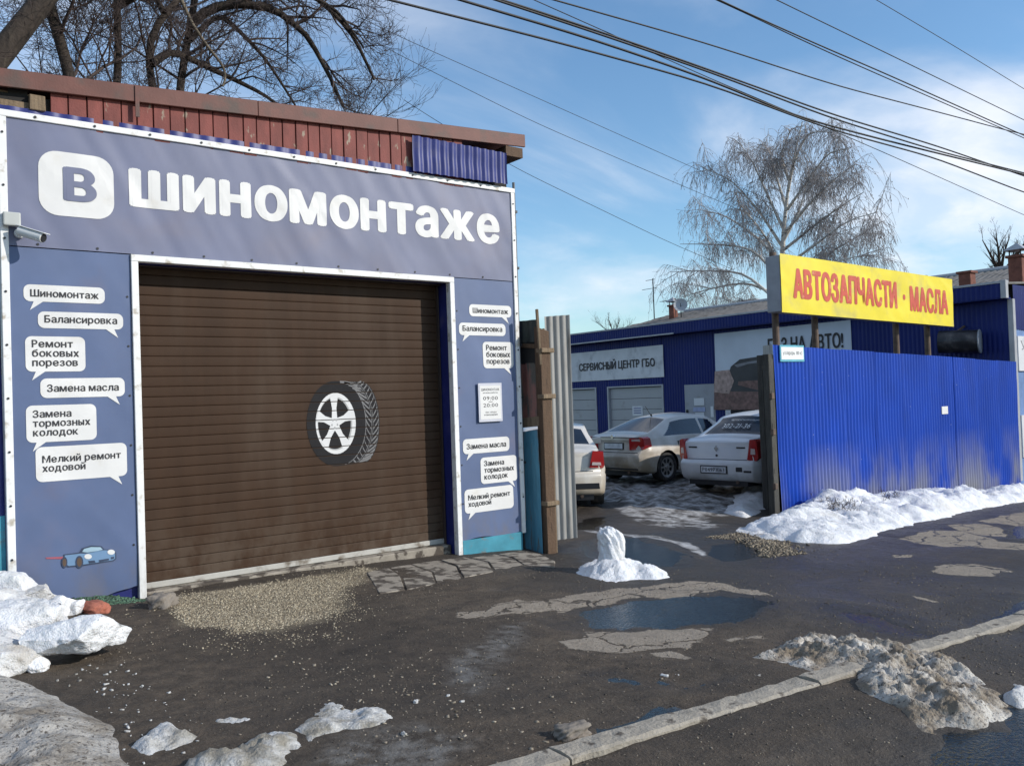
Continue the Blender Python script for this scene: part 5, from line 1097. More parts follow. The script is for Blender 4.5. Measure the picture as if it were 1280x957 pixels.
def chimney(px, py0, py1, wpx, X, label, cap=True):
    q0 = FX(px, py0, X); q1 = FX(px, py1, X); wd = wpx/FPX*np.dot(q0-CAM, _f)
    c = thing('chimney', label, 'chimney', (q0[0], q0[1], q0[2]-.6))
    w2 = wd/2*.8
    MB().box(q0[0]-w2, q0[0]+w2, q0[1]-w2, q0[1]+w2, q0[2]-.9, q1[2]).build('stack', M_BRICK, c, bevel=.01)
    MB().box(q0[0]-w2-.05, q0[0]+w2+.05, q0[1]-w2-.05, q0[1]+w2+.05, q1[2], q1[2]+.07).build('collar', M_BRICK, c)
    if cap:
        zt_ = q1[2]+.07
        for sx in (-1, 1):
            for sy in (-1, 1): MB().box(q0[0]+sx*w2*.8-.015, q0[0]+sx*w2*.8+.015, q0[1]+sy*w2*.8-.015, q0[1]+sy*w2*.8+.015, zt_-.01, zt_+.15).build('cap_leg', M_BLACKP, c)
        e = w2+.10; MB().add([(q0[0]-e, q0[1]-e, zt_+.14), (q0[0]+e, q0[1]-e, zt_+.14), (q0[0]+e, q0[1]+e, zt_+.14), (q0[0]-e, q0[1]+e, zt_+.14), (q0[0], q0[1], zt_+.36)], [(0, 1, 2, 3), (0, 1, 4), (1, 2, 4), (2, 3, 4), (3, 0, 4)]).build('cap', M_CAP, c)
    return c
chimney(842, 400, 383, 10, 28.6, 'slim brown chimney with a tin hood beside the satellite dish')
chimney(1273, 352, 322, 20, 26.2, 'broad dark brown chimney with a tin hood near the workshop corner')
chimney(1209, 352, 342, 18, 27.4, 'stubby brick chimney without a hood low on the slate roof', cap=False)
q0 = FX(818, 400, 29); q1 = FX(816, 348, 29)
an = thing('antenna_mast', 'thin television antenna mast rising beside the slim chimney', 'antenna', tuple(q0))
MB().cyl((q0[0], q0[1], q0[2]-.6), q1, .025, n=8).build('mast', M_WIRE, an)
for zz_, ln in ((q1[2]-.05, .45), (q1[2]-.45, .7)):
    MB().bar((q1[0], q1[1]-ln*.3, zz_), (q1[0], q1[1]+ln, zz_), .02, .02).build('element', M_WIRE, an)
q2 = FX(844, 377, 28.6)
ya_ = thing('yagi_antenna', 'horizontal rake antenna above the slim chimney', 'antenna', tuple(q2))
MB().cyl((q2[0], q2[1], q2[2]-.8), (q2[0], q2[1], q2[2]+.15), .02, n=8).build('mast', M_WIRE, ya_)
MB().bar((q2[0], q2[1]-.2, q2[2]+.08), (q2[0], q2[1]+.9, q2[2]+.10), .02, .02).build('boom', M_WIRE, ya_)
for k in range(6): MB().bar((q2[0]-.25+.02*k, q2[1]-.15+k*.19, q2[2]+.09), (q2[0]+.25-.02*k, q2[1]-.15+k*.19, q2[2]+.09), .012, .012).build('element', M_WIRE, ya_)
q3 = FX(851, 382, 28.3)
ds = thing('satellite_dish', 'small grey satellite dish beside the slim chimney', 'satellite dish', tuple(q3))
nrm_ = np.array([-.75, -.55, .3]); nrm_ /= np.linalg.norm(nrm_); xa_ = np.cross(nrm_, (0, 0, 1)); xa_ /= np.linalg.norm(xa_); ya2 = np.cross(nrm_, xa_)
P = np.array([[q3+.30*r_*(xa_*math.cos(a_)+ya2*math.sin(a_))+nrm_*(.10*r_*r_) for a_ in np.linspace(0, 2*math.pi, 25)] for r_ in np.linspace(.01, 1, 7)])
grid_mesh('reflector', P, M_CAP, ds); MB().cyl(q3-(0, 0, .5), q3, .025, n=8).build('pole', M_WIRE, ds); MB().bar(q3, q3+nrm_*.28, .02, .02).build('feed_arm', M_WIRE, ds)

# ------------------------------------------------------------------ cars
def sedan(name, label, pos, ang, S):
    L, Wd, H = S['L'], S['W'], S['H']; paint = S['paint']
    c = thing(name, label, 'car', (pos[0], pos[1], pos[2]), ang, group='cars parked in the yard', local=True)
    tx, tz = zip(*S['top']); bxp, bzp = zip(*S['belt'])
    stx = np.unique(np.concatenate([np.linspace(-L/2, -L/2+.3, 10), np.linspace(-L/2+.3, L/2-.3, 150), np.linspace(L/2-.3, L/2, 9)]))
    ztop = np.interp(stx, tx, tz); zbelt = np.minimum(np.interp(stx, bxp, bzp), ztop-.03)
    k3 = np.ones(9)/9
    ztop = np.convolve(np.pad(ztop, 4, mode='edge'), k3, mode='valid')
    e = np.minimum(stx+L/2, L/2-stx); hw = Wd/2*(1-.13*np.clip(1-e/.32, 0, 1)**2)
    zbot = .20+.06*np.clip(1-e/.4, 0, 1)
    kk = np.clip((ztop-zbelt)/.42, 0, 1); yedge = (hw-.07)*(1-kk)+(S['roofw']/2)*kk; zedge = ztop-(.012+.05*kk)
    secs = []
    nside, nwin, ntop = 18, 12, 7
    for i in range(len(stx)):
        P = [(0, zbot[i]), (hw[i]*.5, zbot[i]), (hw[i]*.9, zbot[i])]
        for s in np.linspace(0, 1, nside):
            z = zbot[i]+.04+(zbelt[i]-zbot[i]-.04)*s
            y = hw[i]*(.965+.035*math.sin(math.pi*min(1, max(0, (s*.95+.05)))))-.045*max(0, s-.65)/.35 - (.012 if .50 < s < .56 else 0)
            P.append((y, z))
        y0_, z0_ = P[-1]
        for s in np.linspace(0, 1, nwin+1)[1:]: P.append((y0_+(yedge[i]-y0_)*s, z0_+(zedge[i]-z0_)*s))
        for s in np.linspace(0, 1, ntop+1)[1:]: P.append((yedge[i]*(1-s), zedge[i]+(ztop[i]-zedge[i])*math.sin(s*math.pi/2)))
        secs.append(P)
    half = len(secs[0]); ring = []
    for i, P in enumerate(secs):
        pts = P+[(-y, z) for y, z in reversed(P[1:-1])]
        ring.append([(stx[i], y, z) for y, z in pts])
    A = np.array(ring); n, m = A.shape[:2]
    # shape of tail and nose
    zf = A[:, :, 2]; tr_ = np.clip(1-(A[:, :, 0]+L/2)/.45, 0, 1)
    A[:, :, 0] += tr_*np.interp(zf, *zip(*S['tail'])); fr_ = np.clip(1-(L/2-A[:, :, 0])/.5, 0, 1)
    A[:, :, 0] -= fr_*np.interp(zf, [.2, .35, .55, .75, .95], [.06, 0, 0, .05, .16])
    rax, fax, rw = S['rax'], S['fax'], S['rw']; RA = rw+.055
    for ax in (rax, fax):
        dxx = A[:, :, 0]-ax; dz = A[:, :, 2]-rw; rr_ = np.hypot(dxx, dz); side = np.abs(A[:, :, 1]) > .6
        s_ = side & (np.abs(rr_-RA) < .032); A[:, :, 0] = np.where(s_, ax+dxx*RA/(rr_+1e-9), A[:, :, 0]); A[:, :, 2] = np.where(s_, rw+dz*RA/(rr_+1e-9), A[:, :, 2])
    cls = {}
    wi0, wi1 = 3+nside-1, 3+nside-1+nwin; t1 = half-1
    for i in range(n-1):
        xm = (stx[i]+stx[i+1])/2
        for j in range(m):
            j2 = (j+1) % m; q = (i*m+j, (i+1)*m+j, (i+1)*m+j2, i*m+j2)
            jj = j if j < half-1 else m-1-j; sd = 'l' if j < half-1 else 'r'
            pc_ = (A[i, j]+A[i+1, j]+A[i, j2]+A[i+1, j2])/4; key = 'body'
            if abs(pc_[1]) > .55 and jj < wi0 and any(math.hypot(pc_[0]-ax, pc_[2]-rw) < RA for ax in (rax, fax)): continue
            if wi0+1 <= jj < wi1-2 and kk[i] > .30:
                for wn_, (a_, b_) in enumerate(S['win']):
                    sl_ = (jj-wi0)/nwin
                    if a_+S['rake'][wn_][0]*sl_ < xm < b_+S['rake'][wn_][1]*sl_: key = ('side_window', wn_, sd)
            if jj >= wi1 and jj < t1:
                if S['rwin'][0] < xm < S['rwin'][1] and jj >= wi1+1: key = ('rear_window',)
                if S['fwin'][0] < xm < S['fwin'][1] and jj >= wi1+1: key = ('windscreen',)
            cls.setdefault(key, []).append(q)
    caps = [[], []]
    for e_, i in ((0, 0), (1, n-1)):
        for j in range(half-1):
            a_, b_ = i*m+j, i*m+j+1; a2 = i*m+(m-j) % m; b2 = i*m+m-j-1
            q = (a_, b_, b2, a2) if e_ == 0 else (b_, a_, a2, b2)
            q = tuple(dict.fromkeys(q)); caps[e_].append(q)
    V = A.reshape(-1, 3)
    def sub(name_, faces, m_, par=c, smooth=True):
        me = bpy.data.meshes.new(name_); u = sorted({i for q in faces for i in q}); mp_ = {a_: b_ for b_, a_ in enumerate(u)}
        me.from_pydata([tuple(V[i]) for i in u], [], [tuple(mp_[i] for i in q) for q in faces])
        bm = bmesh.new(); bm.from_mesh(me); bmesh.ops.recalc_face_normals(bm, faces=bm.faces); bm.to_mesh(me); bm.free()
        o_ = link(name_, me, m_, par, smooth)
        return o_
    body = sub('body', cls.pop('body')+caps[0]+caps[1], paint)
    for key, fs_ in cls.items(): sub(key[0], fs_, M_CARGLASS)
    xr = -L/2
    def rx_(z): return xr+float(np.interp(z, *zip(*S['tail'])))
    # dark cabin floor so that the glass has depth behind it
    MB().box(-1.0, 1.1, -.62, .62, .5, .85).build('interior', M_BLACKP, c)
    for y_ in (-.36, .36):
        MB().box(-.25, -.05, y_-.22, y_+.22, .8, 1.22).build('seat', M_BLACKP, c, bevel=.05)
    MB().box(-.95, -.80, -.58, .58, .8, 1.08).build('seat', M_BLACKP, c, bevel=.05)
    for ax in (rax, fax):
        for sy in (-1, 1):
            yo_ = sy*(Wd/2-.02); yi = sy*(Wd/2-.24)
            wl_ = MB(); nn = 24; prof = [(.98, 0), (1.0, .15), (1.0, .85), (.965, 1.0), (.78, 1.0), (.72, .93), (.68, .80), (.62, .55)]
            rows = []
            for k in range(nn):
                a_ = 2*math.pi*k/nn
                rows.append([(ax+math.cos(a_)*r_*rw, yi+(yo_-yi)*h_, rw+math.sin(a_)*r_*rw) for r_, h_ in prof])
            npf = len(prof); wl_.add([q for r_ in rows for q in r_], [(k*npf+h_, k*npf+h_+1, ((k+1) % nn)*npf+h_+1, ((k+1) % nn)*npf+h_) for k in range(nn) for h_ in range(npf-1)])
            wh = wl_.build('wheel', M_TYRE, c, smooth=True)
            MB().cyl((ax, yi+(yo_-yi)*.5, rw), (ax, yi+(yo_-yi)*.60, rw), rw*.70, n=24).build('backing', M_BLACKP, wh)
            yr_ = yi+(yo_-yi)*.86
            ri = MB()
            nn2 = 40
            for k in range(nn2):
                a_ = 2*math.pi*k/nn2; b_ = 2*math.pi*(k+1)/nn2; hole = (k % 5) in (1, 2, 3)
                rs_ = [(.0, .30), (.30, .56), (.56, .70)]
                for t_, (ra, rb) in enumerate(rs_):
                    if t_ == 1 and hole: continue
                    ri.add([(ax+math.cos(a_)*ra*rw, yr_, rw+math.sin(a_)*ra*rw), (ax+math.cos(b_)*ra*rw, yr_, rw+math.sin(b_)*ra*rw), (ax+math.cos(b_)*rb*rw, yr_+sy*.02*(t_ == 2), rw+math.sin(b_)*rb*rw), (ax+math.cos(a_)*rb*rw, yr_+sy*.02*(t_ == 2), rw+math.sin(a_)*rb*rw)], [(0, 1, 2, 3)])
            ri.build('rim', M_RIM, wh)
            MB().cyl((ax, yr_-.02*sy, rw), (ax, yr_+.02*sy, rw), .05, n=12).build('hub_cap', M_RIM, wh, bevel=.008)
            wwm = MB(); R2 = RA+.004; nn3 = 18
            a3 = [math.pi*k/nn3 for k in range(nn3+1)]
            wwm.add([(ax+math.cos(t_)*R2, sy*(Wd/2-.36), rw+math.sin(t_)*R2) for t_ in a3]+[(ax+math.cos(t_)*R2, sy*(Wd/2-.035), rw+math.sin(t_)*R2) for t_ in a3], [(k, k+1, nn3+2+k, nn3+1+k) for k in range(nn3)]+[tuple(range(nn3+1))])
            wwm.build('wheel_well', M_BLACKP, c)
    # tail
    for sy in (-1, 1):
        lp_ = S['lamp']; P1 = [(rx_(z)-.032+S.get('lampwrap', .0)*max(0, abs(y)-.66), sy*y, z) for y, z in lp_]; P2 = [(x_+.22, y_*1.012, z_) for x_, y_, z_ in P1]
        lo = MB().prism(P1, P2).build('tail_lamp', M_LAMP, c)
        lw = S['lampw']; P1 = [(rx_(z)-.040+S.get('lampwrap', .0)*max(0, abs(y)-.66), sy*y, z) for y, z in lw]; P2 = [(x_+.05, y_, z_) for x_, y_, z_ in P1]; MB().prism(P1, P2).build('lens', M_LAMPW, lo)
        if S.get('mirror'):
            mxp = S['mirror']; MB().hexa([(mxp-.05, sy*(Wd/2-.06), .95), (mxp+.08, sy*(Wd/2-.06), .95), (mxp+.06, sy*(Wd/2+.13), .96), (mxp-.06, sy*(Wd/2+.13), .96), (mxp-.05, sy*(Wd/2-.06), 1.07), (mxp+.05, sy*(Wd/2-.06), 1.07), (mxp+.04, sy*(Wd/2+.13), 1.09), (mxp-.06, sy*(Wd/2+.13), 1.09)]).build('mirror', paint, c, bevel=.02, segs=2)
        for dxp in S['handles']: MB().box(dxp-.10, dxp+.10, sy*(Wd/2-.035)-.02, sy*(Wd/2-.035)+.02, S['hz']-.015, S['hz']+.018).build('door_handle', S.get('hmat', M_BLACKP), c, bevel=.008)
        for sx_ in S['seams']:
            ys_ = sy*(Wd/2-.012)
            MB().box(sx_-.005, sx_+.005, min(ys_, ys_-sy*.035), max(ys_, ys_-sy*.035), .30, .86).build('door_gap', M_BLACKP, c)
    # lid and bumper gaps follow the tail
    for (z_, yh) in S['gaps']: MB().box(rx_(z_)-.006, rx_(z_)+.05, -yh, yh, z_-.007, z_+.007).build('lid_gap', M_BLACKP, c)
    zl_ = S['strip']; 
    if zl_: MB().box(rx_(zl_[0])-.014, rx_(zl_[0])+.05, -zl_[2], zl_[2], zl_[0], zl_[1]).build('bumper_strip', M_BLACKP, c, bevel=.006)
    MB().box(xr+.05, xr+.45, -.62, .62, .17, .27).build('underbody', M_BLACKP, c)
    MB().cyl((xr+.02, -.42, .24), (xr+.30, -.42, .24), .03, n=12).build('exhaust', M_RUST, c)
    if S.get('plate'):
        z_, y_, txt = S['plate']; xp_ = rx_(z_)-.012
        pl = MB().box(xp_-.012, xp_+.02, y_-.285, y_+.285, z_-.075, z_+.075).build('number_plate', M_BLACKP, c, bevel=.004)
        MB().box(xp_-.016, xp_-.0125, y_-.26, y_+.26, z_-.056, z_+.056).build('face', M_SIGNW, pl)
        if txt:
            v, f, lz = fit(bold_shape(txt, .015, .01, 1.05, res=2), -.235, .235, z_-.036, z_+.036)
            me = bpy.data.meshes.new('characters'); me.from_pydata([(xp_-.0175-l_*.3, y_-a_, b_) for (a_, b_), l_ in zip(v, lz)], [], list(f)); link('characters', me, M_INK, pl)
    return c, rx_, ztop, stx
dust = (.30, .25, .18)
P_W1 = car_paint('paint_white', (.66, .67, .69), (.33, .31, .28), (.30, .75), (.15, .75))
P_W2 = car_paint('paint_cream', (.60, .56, .50), (.27, .215, .15), (.25, .62), (.35, 1.35))
P_W3 = car_paint('paint_ivory', (.60, .57, .52), (.36, .29, .20), (.25, .65), (.1, 1.1))
def yard_z(x, y): return float(gh(np.array([x]), np.array([y]))[0])-.015
logan = dict(L=4.26, W=1.74, H=1.53, paint=P_W1, roofw=1.16, rw=.305, rax=-1.33, fax=1.30,
    top=[(-2.13, .98), (-2.05, 1.045), (-1.95, 1.06), (-1.60, 1.075), (-1.52, 1.10), (-.92, 1.47), (-.6, 1.515), (-.1, 1.53), (.35, 1.49), (.50, 1.45), (1.12, 1.04), (1.25, .99), (1.95, .85), (2.13, .70)],
    belt=[(-2.13, .90), (-1.5, .955), (1.0, .93), (1.3, .90), (2.13, .66)], tail=[(.2, .10), (.30, .02), (.38, -.02), (.58, -.03), (.625, -.015), (.64, .045), (.90, .035), (.98, .02), (1.06, .05), (1.3, .05)],
    rwin=(-1.50, -.98), fwin=(.52, 1.10), win=((-1.28, .10), (.18, .86)), rake=((.50, 0), (0, -.42)), lamp=[(.64, .66), (.80, .64), (.835, .70), (.815, 1.0), (.76, 1.035), (.70, 1.03)], lampw=[(.71, .76), (.79, .76), (.785, .86), (.72, .87)], lampwrap=.35,
    mirror=.80, handles=(-.62, .32), hz=.84, seams=(-.72, .14, 1.08), gaps=((.655, .62),), strip=None, plate=(.47, .03, 'Р049РХ163'))
def at_wheel(px_, py_, zg, a_, lx, ly):
    d_ = ray(px_, py_); q = CAM+d_*((zg-EYE)/d_[2]); return (q[0]-(math.cos(a_)*lx-math.sin(a_)*ly), q[1]-(math.sin(a_)*lx+math.cos(a_)*ly), zg)
lg, rxl, _a, _b = sedan('parked_car', 'white saloon with red lamps parked tail-out behind the blue fence end', at_wheel(880, 610, YARD, R_(8), -1.33, .78), R_(8), logan)
lg.location.z = yard_z(lg.location.x, lg.location.y)+.02
# lettering on the rear window, badge and lock
zr = 1.27
def onrear(body, y0, y1, z0, z1, m_, nm):
    v, f = fit(text_shape(body, .02, res=2), y0, y1, z0, z1)
    P = []
    for a_, b_ in v:
        xw_ = float(np.interp(b_, [1.10, 1.47], [-1.52, -.92])); crown = .06*(a_/.6)**2
        P.append((xw_-.045+crown*1.2, -a_, b_+.012-crown*.35))
    me = bpy.data.meshes.new(nm); me.from_pydata(P, [], list(f)); link(nm, me, m_, lg)
onrear('302-21-36', -.30, .30, 1.20, 1.28, M_WHITE, 'window_lettering'); onrear('автосигнализация', -.20, .40, 1.33, 1.36, M_WHITE, 'window_lettering')
MB().add([(rxl(.86)-.016, 0, .80), (rxl(.86)-.016, .045, .86), (rxl(.86)-.016, 0, .92), (rxl(.86)-.016, -.045, .86), (rxl(.86)+.03, 0, .80), (rxl(.86)+.03, .045, .86), (rxl(.86)+.03, 0, .92), (rxl(.86)+.03, -.045, .86)], [(0, 1, 2, 3), (0, 1, 5, 4), (1, 2, 6, 5), (2, 3, 7, 6), (3, 0, 4, 7)]).build('emblem', M_CHROME, lg)
MB().cyl((rxl(.74)-.012, 0, .73), (rxl(.74)+.02, 0, .73), .022, n=10).build('lock', M_BLACKP, lg)
for y0_, y1_, z_ in ((.42, .60, .88), (-.60, -.42, .88)): MB().box(rxl(z_)-.008, rxl(z_)+.02, y0_, y1_, z_-.014, z_+.014).build('model_badge', M_BLACKP, lg)
MB().box(rxl(.47)-.008, rxl(.47)+.03, -.56, -.42, .44, .53).build('tow_slot', M_BLACKP, lg, bevel=.01)
MB().box(rxl(.45)-.006, rxl(.45)+.03, -.74, -.58, .43, .47).build('reflector', M_BLACKP, lg, bevel=.006)
rapid = dict(L=4.48, W=1.71, H=1.46, paint=P_W2, roofw=1.10, rw=.315, rax=-1.42, fax=1.18,
    top=[(-2.24, .98), (-2.16, 1.05), (-2.05, 1.065), (-1.85, 1.075), (-1.78, 1.09), (-.98, 1.40), (-.6, 1.45), (-.1, 1.46), (.25, 1.43), (.42, 1.39), (1.15, 1.0), (1.3, .96), (2.0, .84), (2.24, .66)],
    belt=[(-2.24, .90), (-1.5, .97), (1.0, .91), (1.3, .88), (2.24, .62)], tail=[(.2, .12), (.30, .02), (.40, -.02), (.60, -.03), (.64, .0), (.70, .05), (.88, .06), (.93, .02), (1.05, -.0), (1.1, .02), (1.3, .05)],
    rwin=(-1.76, -1.02), fwin=(.45, 1.12), win=((-1.50, -.10), (-.02, .72)), rake=((.62, 0), (0, -.45)), lamp=[(.47, .72), (.79, .74), (.83, .80), (.825, .97), (.78, 1.0), (.50, .97)], lampw=[(.55, .88), (.76, .88), (.75, .96), (.57, .95)], lampwrap=.45,
    mirror=.62, handles=(-.85, .18), hz=.86, seams=(-1.02, -.06, .95), gaps=((.985, .74), (.665, .70)), strip=(.30, .36, .70), plate=(.80, 0, ''))
rp, rxr, _a, _b = sedan('parked_car', 'dusty cream liftback with a roof aerial parked beside the white saloon', at_wheel(833, 603, YARD, R_(3), -1.42, -.78), R_(3), rapid)
rp.location.z = yard_z(rp.location.x, rp.location.y)+.02
MB().bar((-.95, -.02, 1.405), (-1.13, -.02, 1.62), .008, .008).build('aerial', M_BLACKP, rp); MB().cyl((-.93, -.02, 1.40), (-.96, -.02, 1.44), .02, n=8).build('aerial_base', M_BLACKP, rp)
MB().cyl((rxr(1.0)-.012, 0, 1.0), (rxr(1.0)+.03, 0, 1.0), .042, n=16).build('emblem', M_CHROME, rp)
third = dict(logan); third.update(L=4.35, W=1.70, H=1.46, paint=P_W3, rw=.29, rax=-1.38, fax=1.2,
    top=[(-2.175, .96), (-2.1, 1.03), (-1.98, 1.045), (-1.65, 1.06), (-1.55, 1.08), (-.95, 1.40), (-.6, 1.45), (-.1, 1.46), (.35, 1.42), (.5, 1.38), (1.15, 1.0), (1.3, .95), (2.0, .82), (2.175, .66)],
    lamp=[(.56, .72), (.79, .70), (.815, .74), (.80, .98), (.62, 1.0)], lampw=[(.60, .76), (.76, .75), (.755, .80), (.61, .81)], strip=(.36, .47, .72), gaps=((.655, .62),), rwin=(-1.53, -1.0), fwin=(.52, 1.1), plate=(.82, 0, ''))
th, _c, _a, _b = sedan('parked_car', 'ivory saloon mostly hidden by the patched gate leaf', at_wheel(748, 630, YARD, R_(51), -1.38, -.74), R_(51), third)
th.location.z = yard_z(th.location.x, th.location.y)+.02

# ------------------------------------------------------------------ trees
def grow(rng, p, d, L, r, lev, sp, out_):
    n = sp['seg'][lev]; pts = [np.array(p)]; d = np.array(d)/np.linalg.norm(d); st = L/(n-1); dirs = [d]
    for i in range(n-1):
        d = d+rng.normal(0, sp['wob'][lev], 3)+np.array([0, 0, sp['trop'][lev]]); d /= np.linalg.norm(d); pts.append(pts[-1]+d*st); dirs.append(d)
    pts = np.array(pts); rad = r*(1-np.linspace(0, 1, n)*sp['taper'][lev]); rad = np.maximum(rad, sp['rmin'])
    out_.append((pts, rad, sp['sides'][lev], lev))
    if lev+1 < len(sp['seg']): spawn(rng, pts, dirs, rad, L, lev, sp, out_)
def spawn(rng, pts, dirs, rad, L, lev, sp, out_, t0=None, kids=None):
    n = len(pts); k = sp['kids'][lev] if kids is None else kids
    for c in range(k):
        t = rng.uniform(sp['t0'][lev] if t0 is None else t0, 1.0); f = t*(n-1); i = min(int(f), n-2); u = f-i
        p = pts[i]*(1-u)+pts[i+1]*u; dd = dirs[i]; rr = rad[i]*(1-u)+rad[i+1]*u
        a = R_(rng.uniform(*sp['ang'][lev])); v = rng.normal(0, 1, 3); v -= dd*(v@dd); v /= np.linalg.norm(v)
        if v[2] < 0 and rng.random() < sp.get('upbias', .5): v = -v
        nd = dd*math.cos(a)+v*math.sin(a)
        grow(rng, p, nd, L*rng.uniform(*sp['len'][lev])*(1-.35*t), max(rr*rng.uniform(.45, .65), sp['rmin']), lev+1, sp, out_)
def tree_obj(name, label, base, polys, mt, mc, group=None, split=0, cat='tree'):
    c = thing(name, label, cat, tuple(base), group=group)
    lo = [(a, b, k) for a, b, k, lv in polys if lv <= split]; hi = [(a, b, k) for a, b, k, lv in polys if lv > split]
    for nm, L_, m_ in (('trunk', lo, mt), ('crown', hi, mc)):
        if L_:
            v, f = tubes(L_); link(nm, np_mesh(nm, v-np.array(base), f), m_, c, True)
    return c
big = dict(seg=[9, 8, 7, 6, 5], wob=[.05, .13, .17, .20, .24], trop=[.02, .03, .0, -.03, -.06], taper=[.5, .75, .8, .8, .7], rmin=.0032, sides=[8, 6, 4, 3, 3], kids=[0, 8, 7, 6, 0], t0=[.3, .2, .15, .1, .1],
           ang=[(35, 65), (30, 70), (30, 70), (25, 70)], len=[(.4, .7), (.42, .75), (.45, .8), (.45, .8)], upbias=.55)
def big_tree(label, Y, trunk_px, r0, limbs, seed, extra=7, top=1.0):
    """trunk_px: visible run of the trunk seen on the plane y = Y, carried down to the ground; limbs: hand-drawn big branches"""
    rng = np.random.default_rng(seed); T = [FY(a, b, Y) for a, b in trunk_px]
    g0 = np.array([T[0][0]-(T[1][0]-T[0][0])*.6, Y, float(base_z(T[0][0]))-.3]); path = smooth_path([g0]+T, 26); n = len(path)
    dv_ = np.array([0, rng.uniform(-.3, .3), 0]); path = path+dv_*np.linspace(0, 1, n)[:, None]**2
    rad = r0*(1.25-.62*np.linspace(0, 1, n)**.9); out_ = [(path, rad, 10, 0)]
    dirs = np.gradient(path, axis=0); dirs /= np.linalg.norm(dirs, axis=1)[:, None]
    for pl_, rb, ns in limbs:
        P = smooth_path([FY(a, b, Y+dy__) for a, b, dy__ in pl_], 14); P[:, 2] += 0
        rd = rb*(1-.72*np.linspace(0, 1, 14)); out_.append((P, rd, 7, 0)); dr = np.gradient(P, axis=0); dr /= np.linalg.norm(dr, axis=1)[:, None]
        Lb = np.linalg.norm(np.diff(P, axis=0), axis=1).sum(); spawn(rng, P, dr, rd, Lb*.62, 1, big, out_, t0=.12, kids=ns)
    Lt = np.linalg.norm(np.diff(path, axis=0), axis=1).sum()
    k0 = int(n*.45); spawn(rng, path[k0:], dirs[k0:], rad[k0:]*.6, 5.0, 0, big, out_, t0=.05, kids=extra)
    return tree_obj('bare_tree', label, (g0[0], Y, float(base_z(g0[0]))), out_, M_BARK, M_TWIG, group='bare trees behind the garage')
big_tree('massive leaning bare trunk slanting over the garage roof', 12.5+1.2, [(-70, 150), (-12, 85), (30, 30), (75, -25), (115, -90)], .21, [], 1, extra=5)
big_tree('bare trunk tapering up beside the massive leaning one', 14.6, [(93, 122), (80, 70), (62, 20), (48, -40), (40, -120)], .115, [([(52,-20,0),(85,-60,.5),(120,-110,1)], .09, 6)], 2, extra=7)
big_tree('straight bare trunk standing alone between its neighbours', 15.2, [(141, 124), (149, 72), (140, 10), (146, -50), (150, -120)], .080, [([(142,10,0),(175,-5,-.4),(215,-40,-.6)], .07, 7)], 3, extra=7)
big_tree('crooked bare trunk bending right into an arching limb', 15.0, [(200, 132), (186, 75), (188, 40), (205, 15), (232, -8), (262, -60)], .085, [([(190,80,0),(215,62,.2),(255,82,.4),(290,98,.5),(330,118,.7),(372,150,.9)], .075, 10), ([(205,15,0),(190,-10,.3),(195,-60,.5)], .06, 5)], 4, extra=7)
big_tree('bare tree with long branches drooping far over the eaves', 15.6, [(223, 135), (230, 80), (243, 20), (250, -30), (262, -100)], .09,
         [([(240,30,0),(262,10,-.2),(300,4,-.5),(345,12,-.7),(385,45,-.9),(412,95,-1),(430,135,-1)], .095, 15), ([(238,50,0),(275,15,.3),(330,70,.5),(362,120,.6),(380,150,.7)], .06, 11),
          ([(250,-20,0),(320,-30,-.4),(390,-10,-.7),(440,40,-.9),(468,100,-1)], .09, 15), ([(252,-40,0),(330,-70,.4),(420,-60,.8),(480,-10,1)], .08, 12), ([(300,4,-.5),(350,-20,-.9),(420,10,-1.2),(455,60,-1.4)], .06, 11)], 5, extra=7)
# broken pale limb caught in the crown
P = smooth_path([FY(a, b, 14.3) for a, b in ((224, -6), (240, 30), (262, 62), (279, 82), (283, 98), (278, 108))], 16); v, f = tubes([(P, .034*(1-.45*np.linspace(0, 1, 16)), 8)])
tag(link('broken_limb', np_mesh('broken_limb', v-P[0], f), mat('dead_wood', (.14, .115, .085), .9, var=.3, bump=.4, bscale=30), None, True, org=P[0]), 'pale broken limb hanging from the crooked trunk', 'branch')
rng = np.random.default_rng(15)
def sapling(label, X, base_px, tips, r0, seed, kids=8, group=None, name='young_tree'):
    rng = np.random.default_rng(seed); out_ = []
    b = FX(*base_px, X); root = np.array([b[0], b[1], float(base_z(b[0]))-.2 if X < 25 else -1.2]); sp = dict(big); sp['seg'] = [7, 6, 6, 5, 4]; sp['wob'] = [.04, .08, .1, .12, .16]; sp['kids'] = [0, 6, 4, 2, 0]; sp['trop'] = [.03, .03, .02, .02, 0]; sp['upbias'] = .8; sp['ang'] = [(20, 45)]*4
    out_.append((smooth_path([root, b], 8), np.full(8, r0*1.6), 8, 0))
    for tp in tips:
        P = smooth_path([b, (b+FX(*tp, X))/2+rng.normal(0, .05, 3), FX(*tp, X)], 9); rd = r0*(1-.8*np.linspace(0, 1, 9)); out_.append((P, rd, 5, 0)); dr = np.gradient(P, axis=0); dr /= np.linalg.norm(dr, axis=1)[:, None]
        spawn(rng, P, dr, rd, np.linalg.norm(P[-1]-P[0])*.7, 1, sp, out_, t0=.2, kids=kids)
    return tree_obj(name, label, tuple(root), out_, M_BARK, M_TWIG, group)
sapling('slender bare sapling reaching past the end of the garage roof', 9.6, (425, 190), ((505, 95), (515, 125), (470, 105), (440, 120)), .022, 31, 9)
sapling('bushy bare tree with dark seed heads behind the broad chimney', 40, (1250, 345), ((1228, 300), (1245, 292), (1262, 296), (1285, 298), (1238, 318), (1275, 310)), .09, 33, 8)
sapling('small pale bare bush far beyond the workshop roof', 60, (768, 420), ((745, 402), (760, 396), (775, 398), (788, 405)), .08, 35, 10)

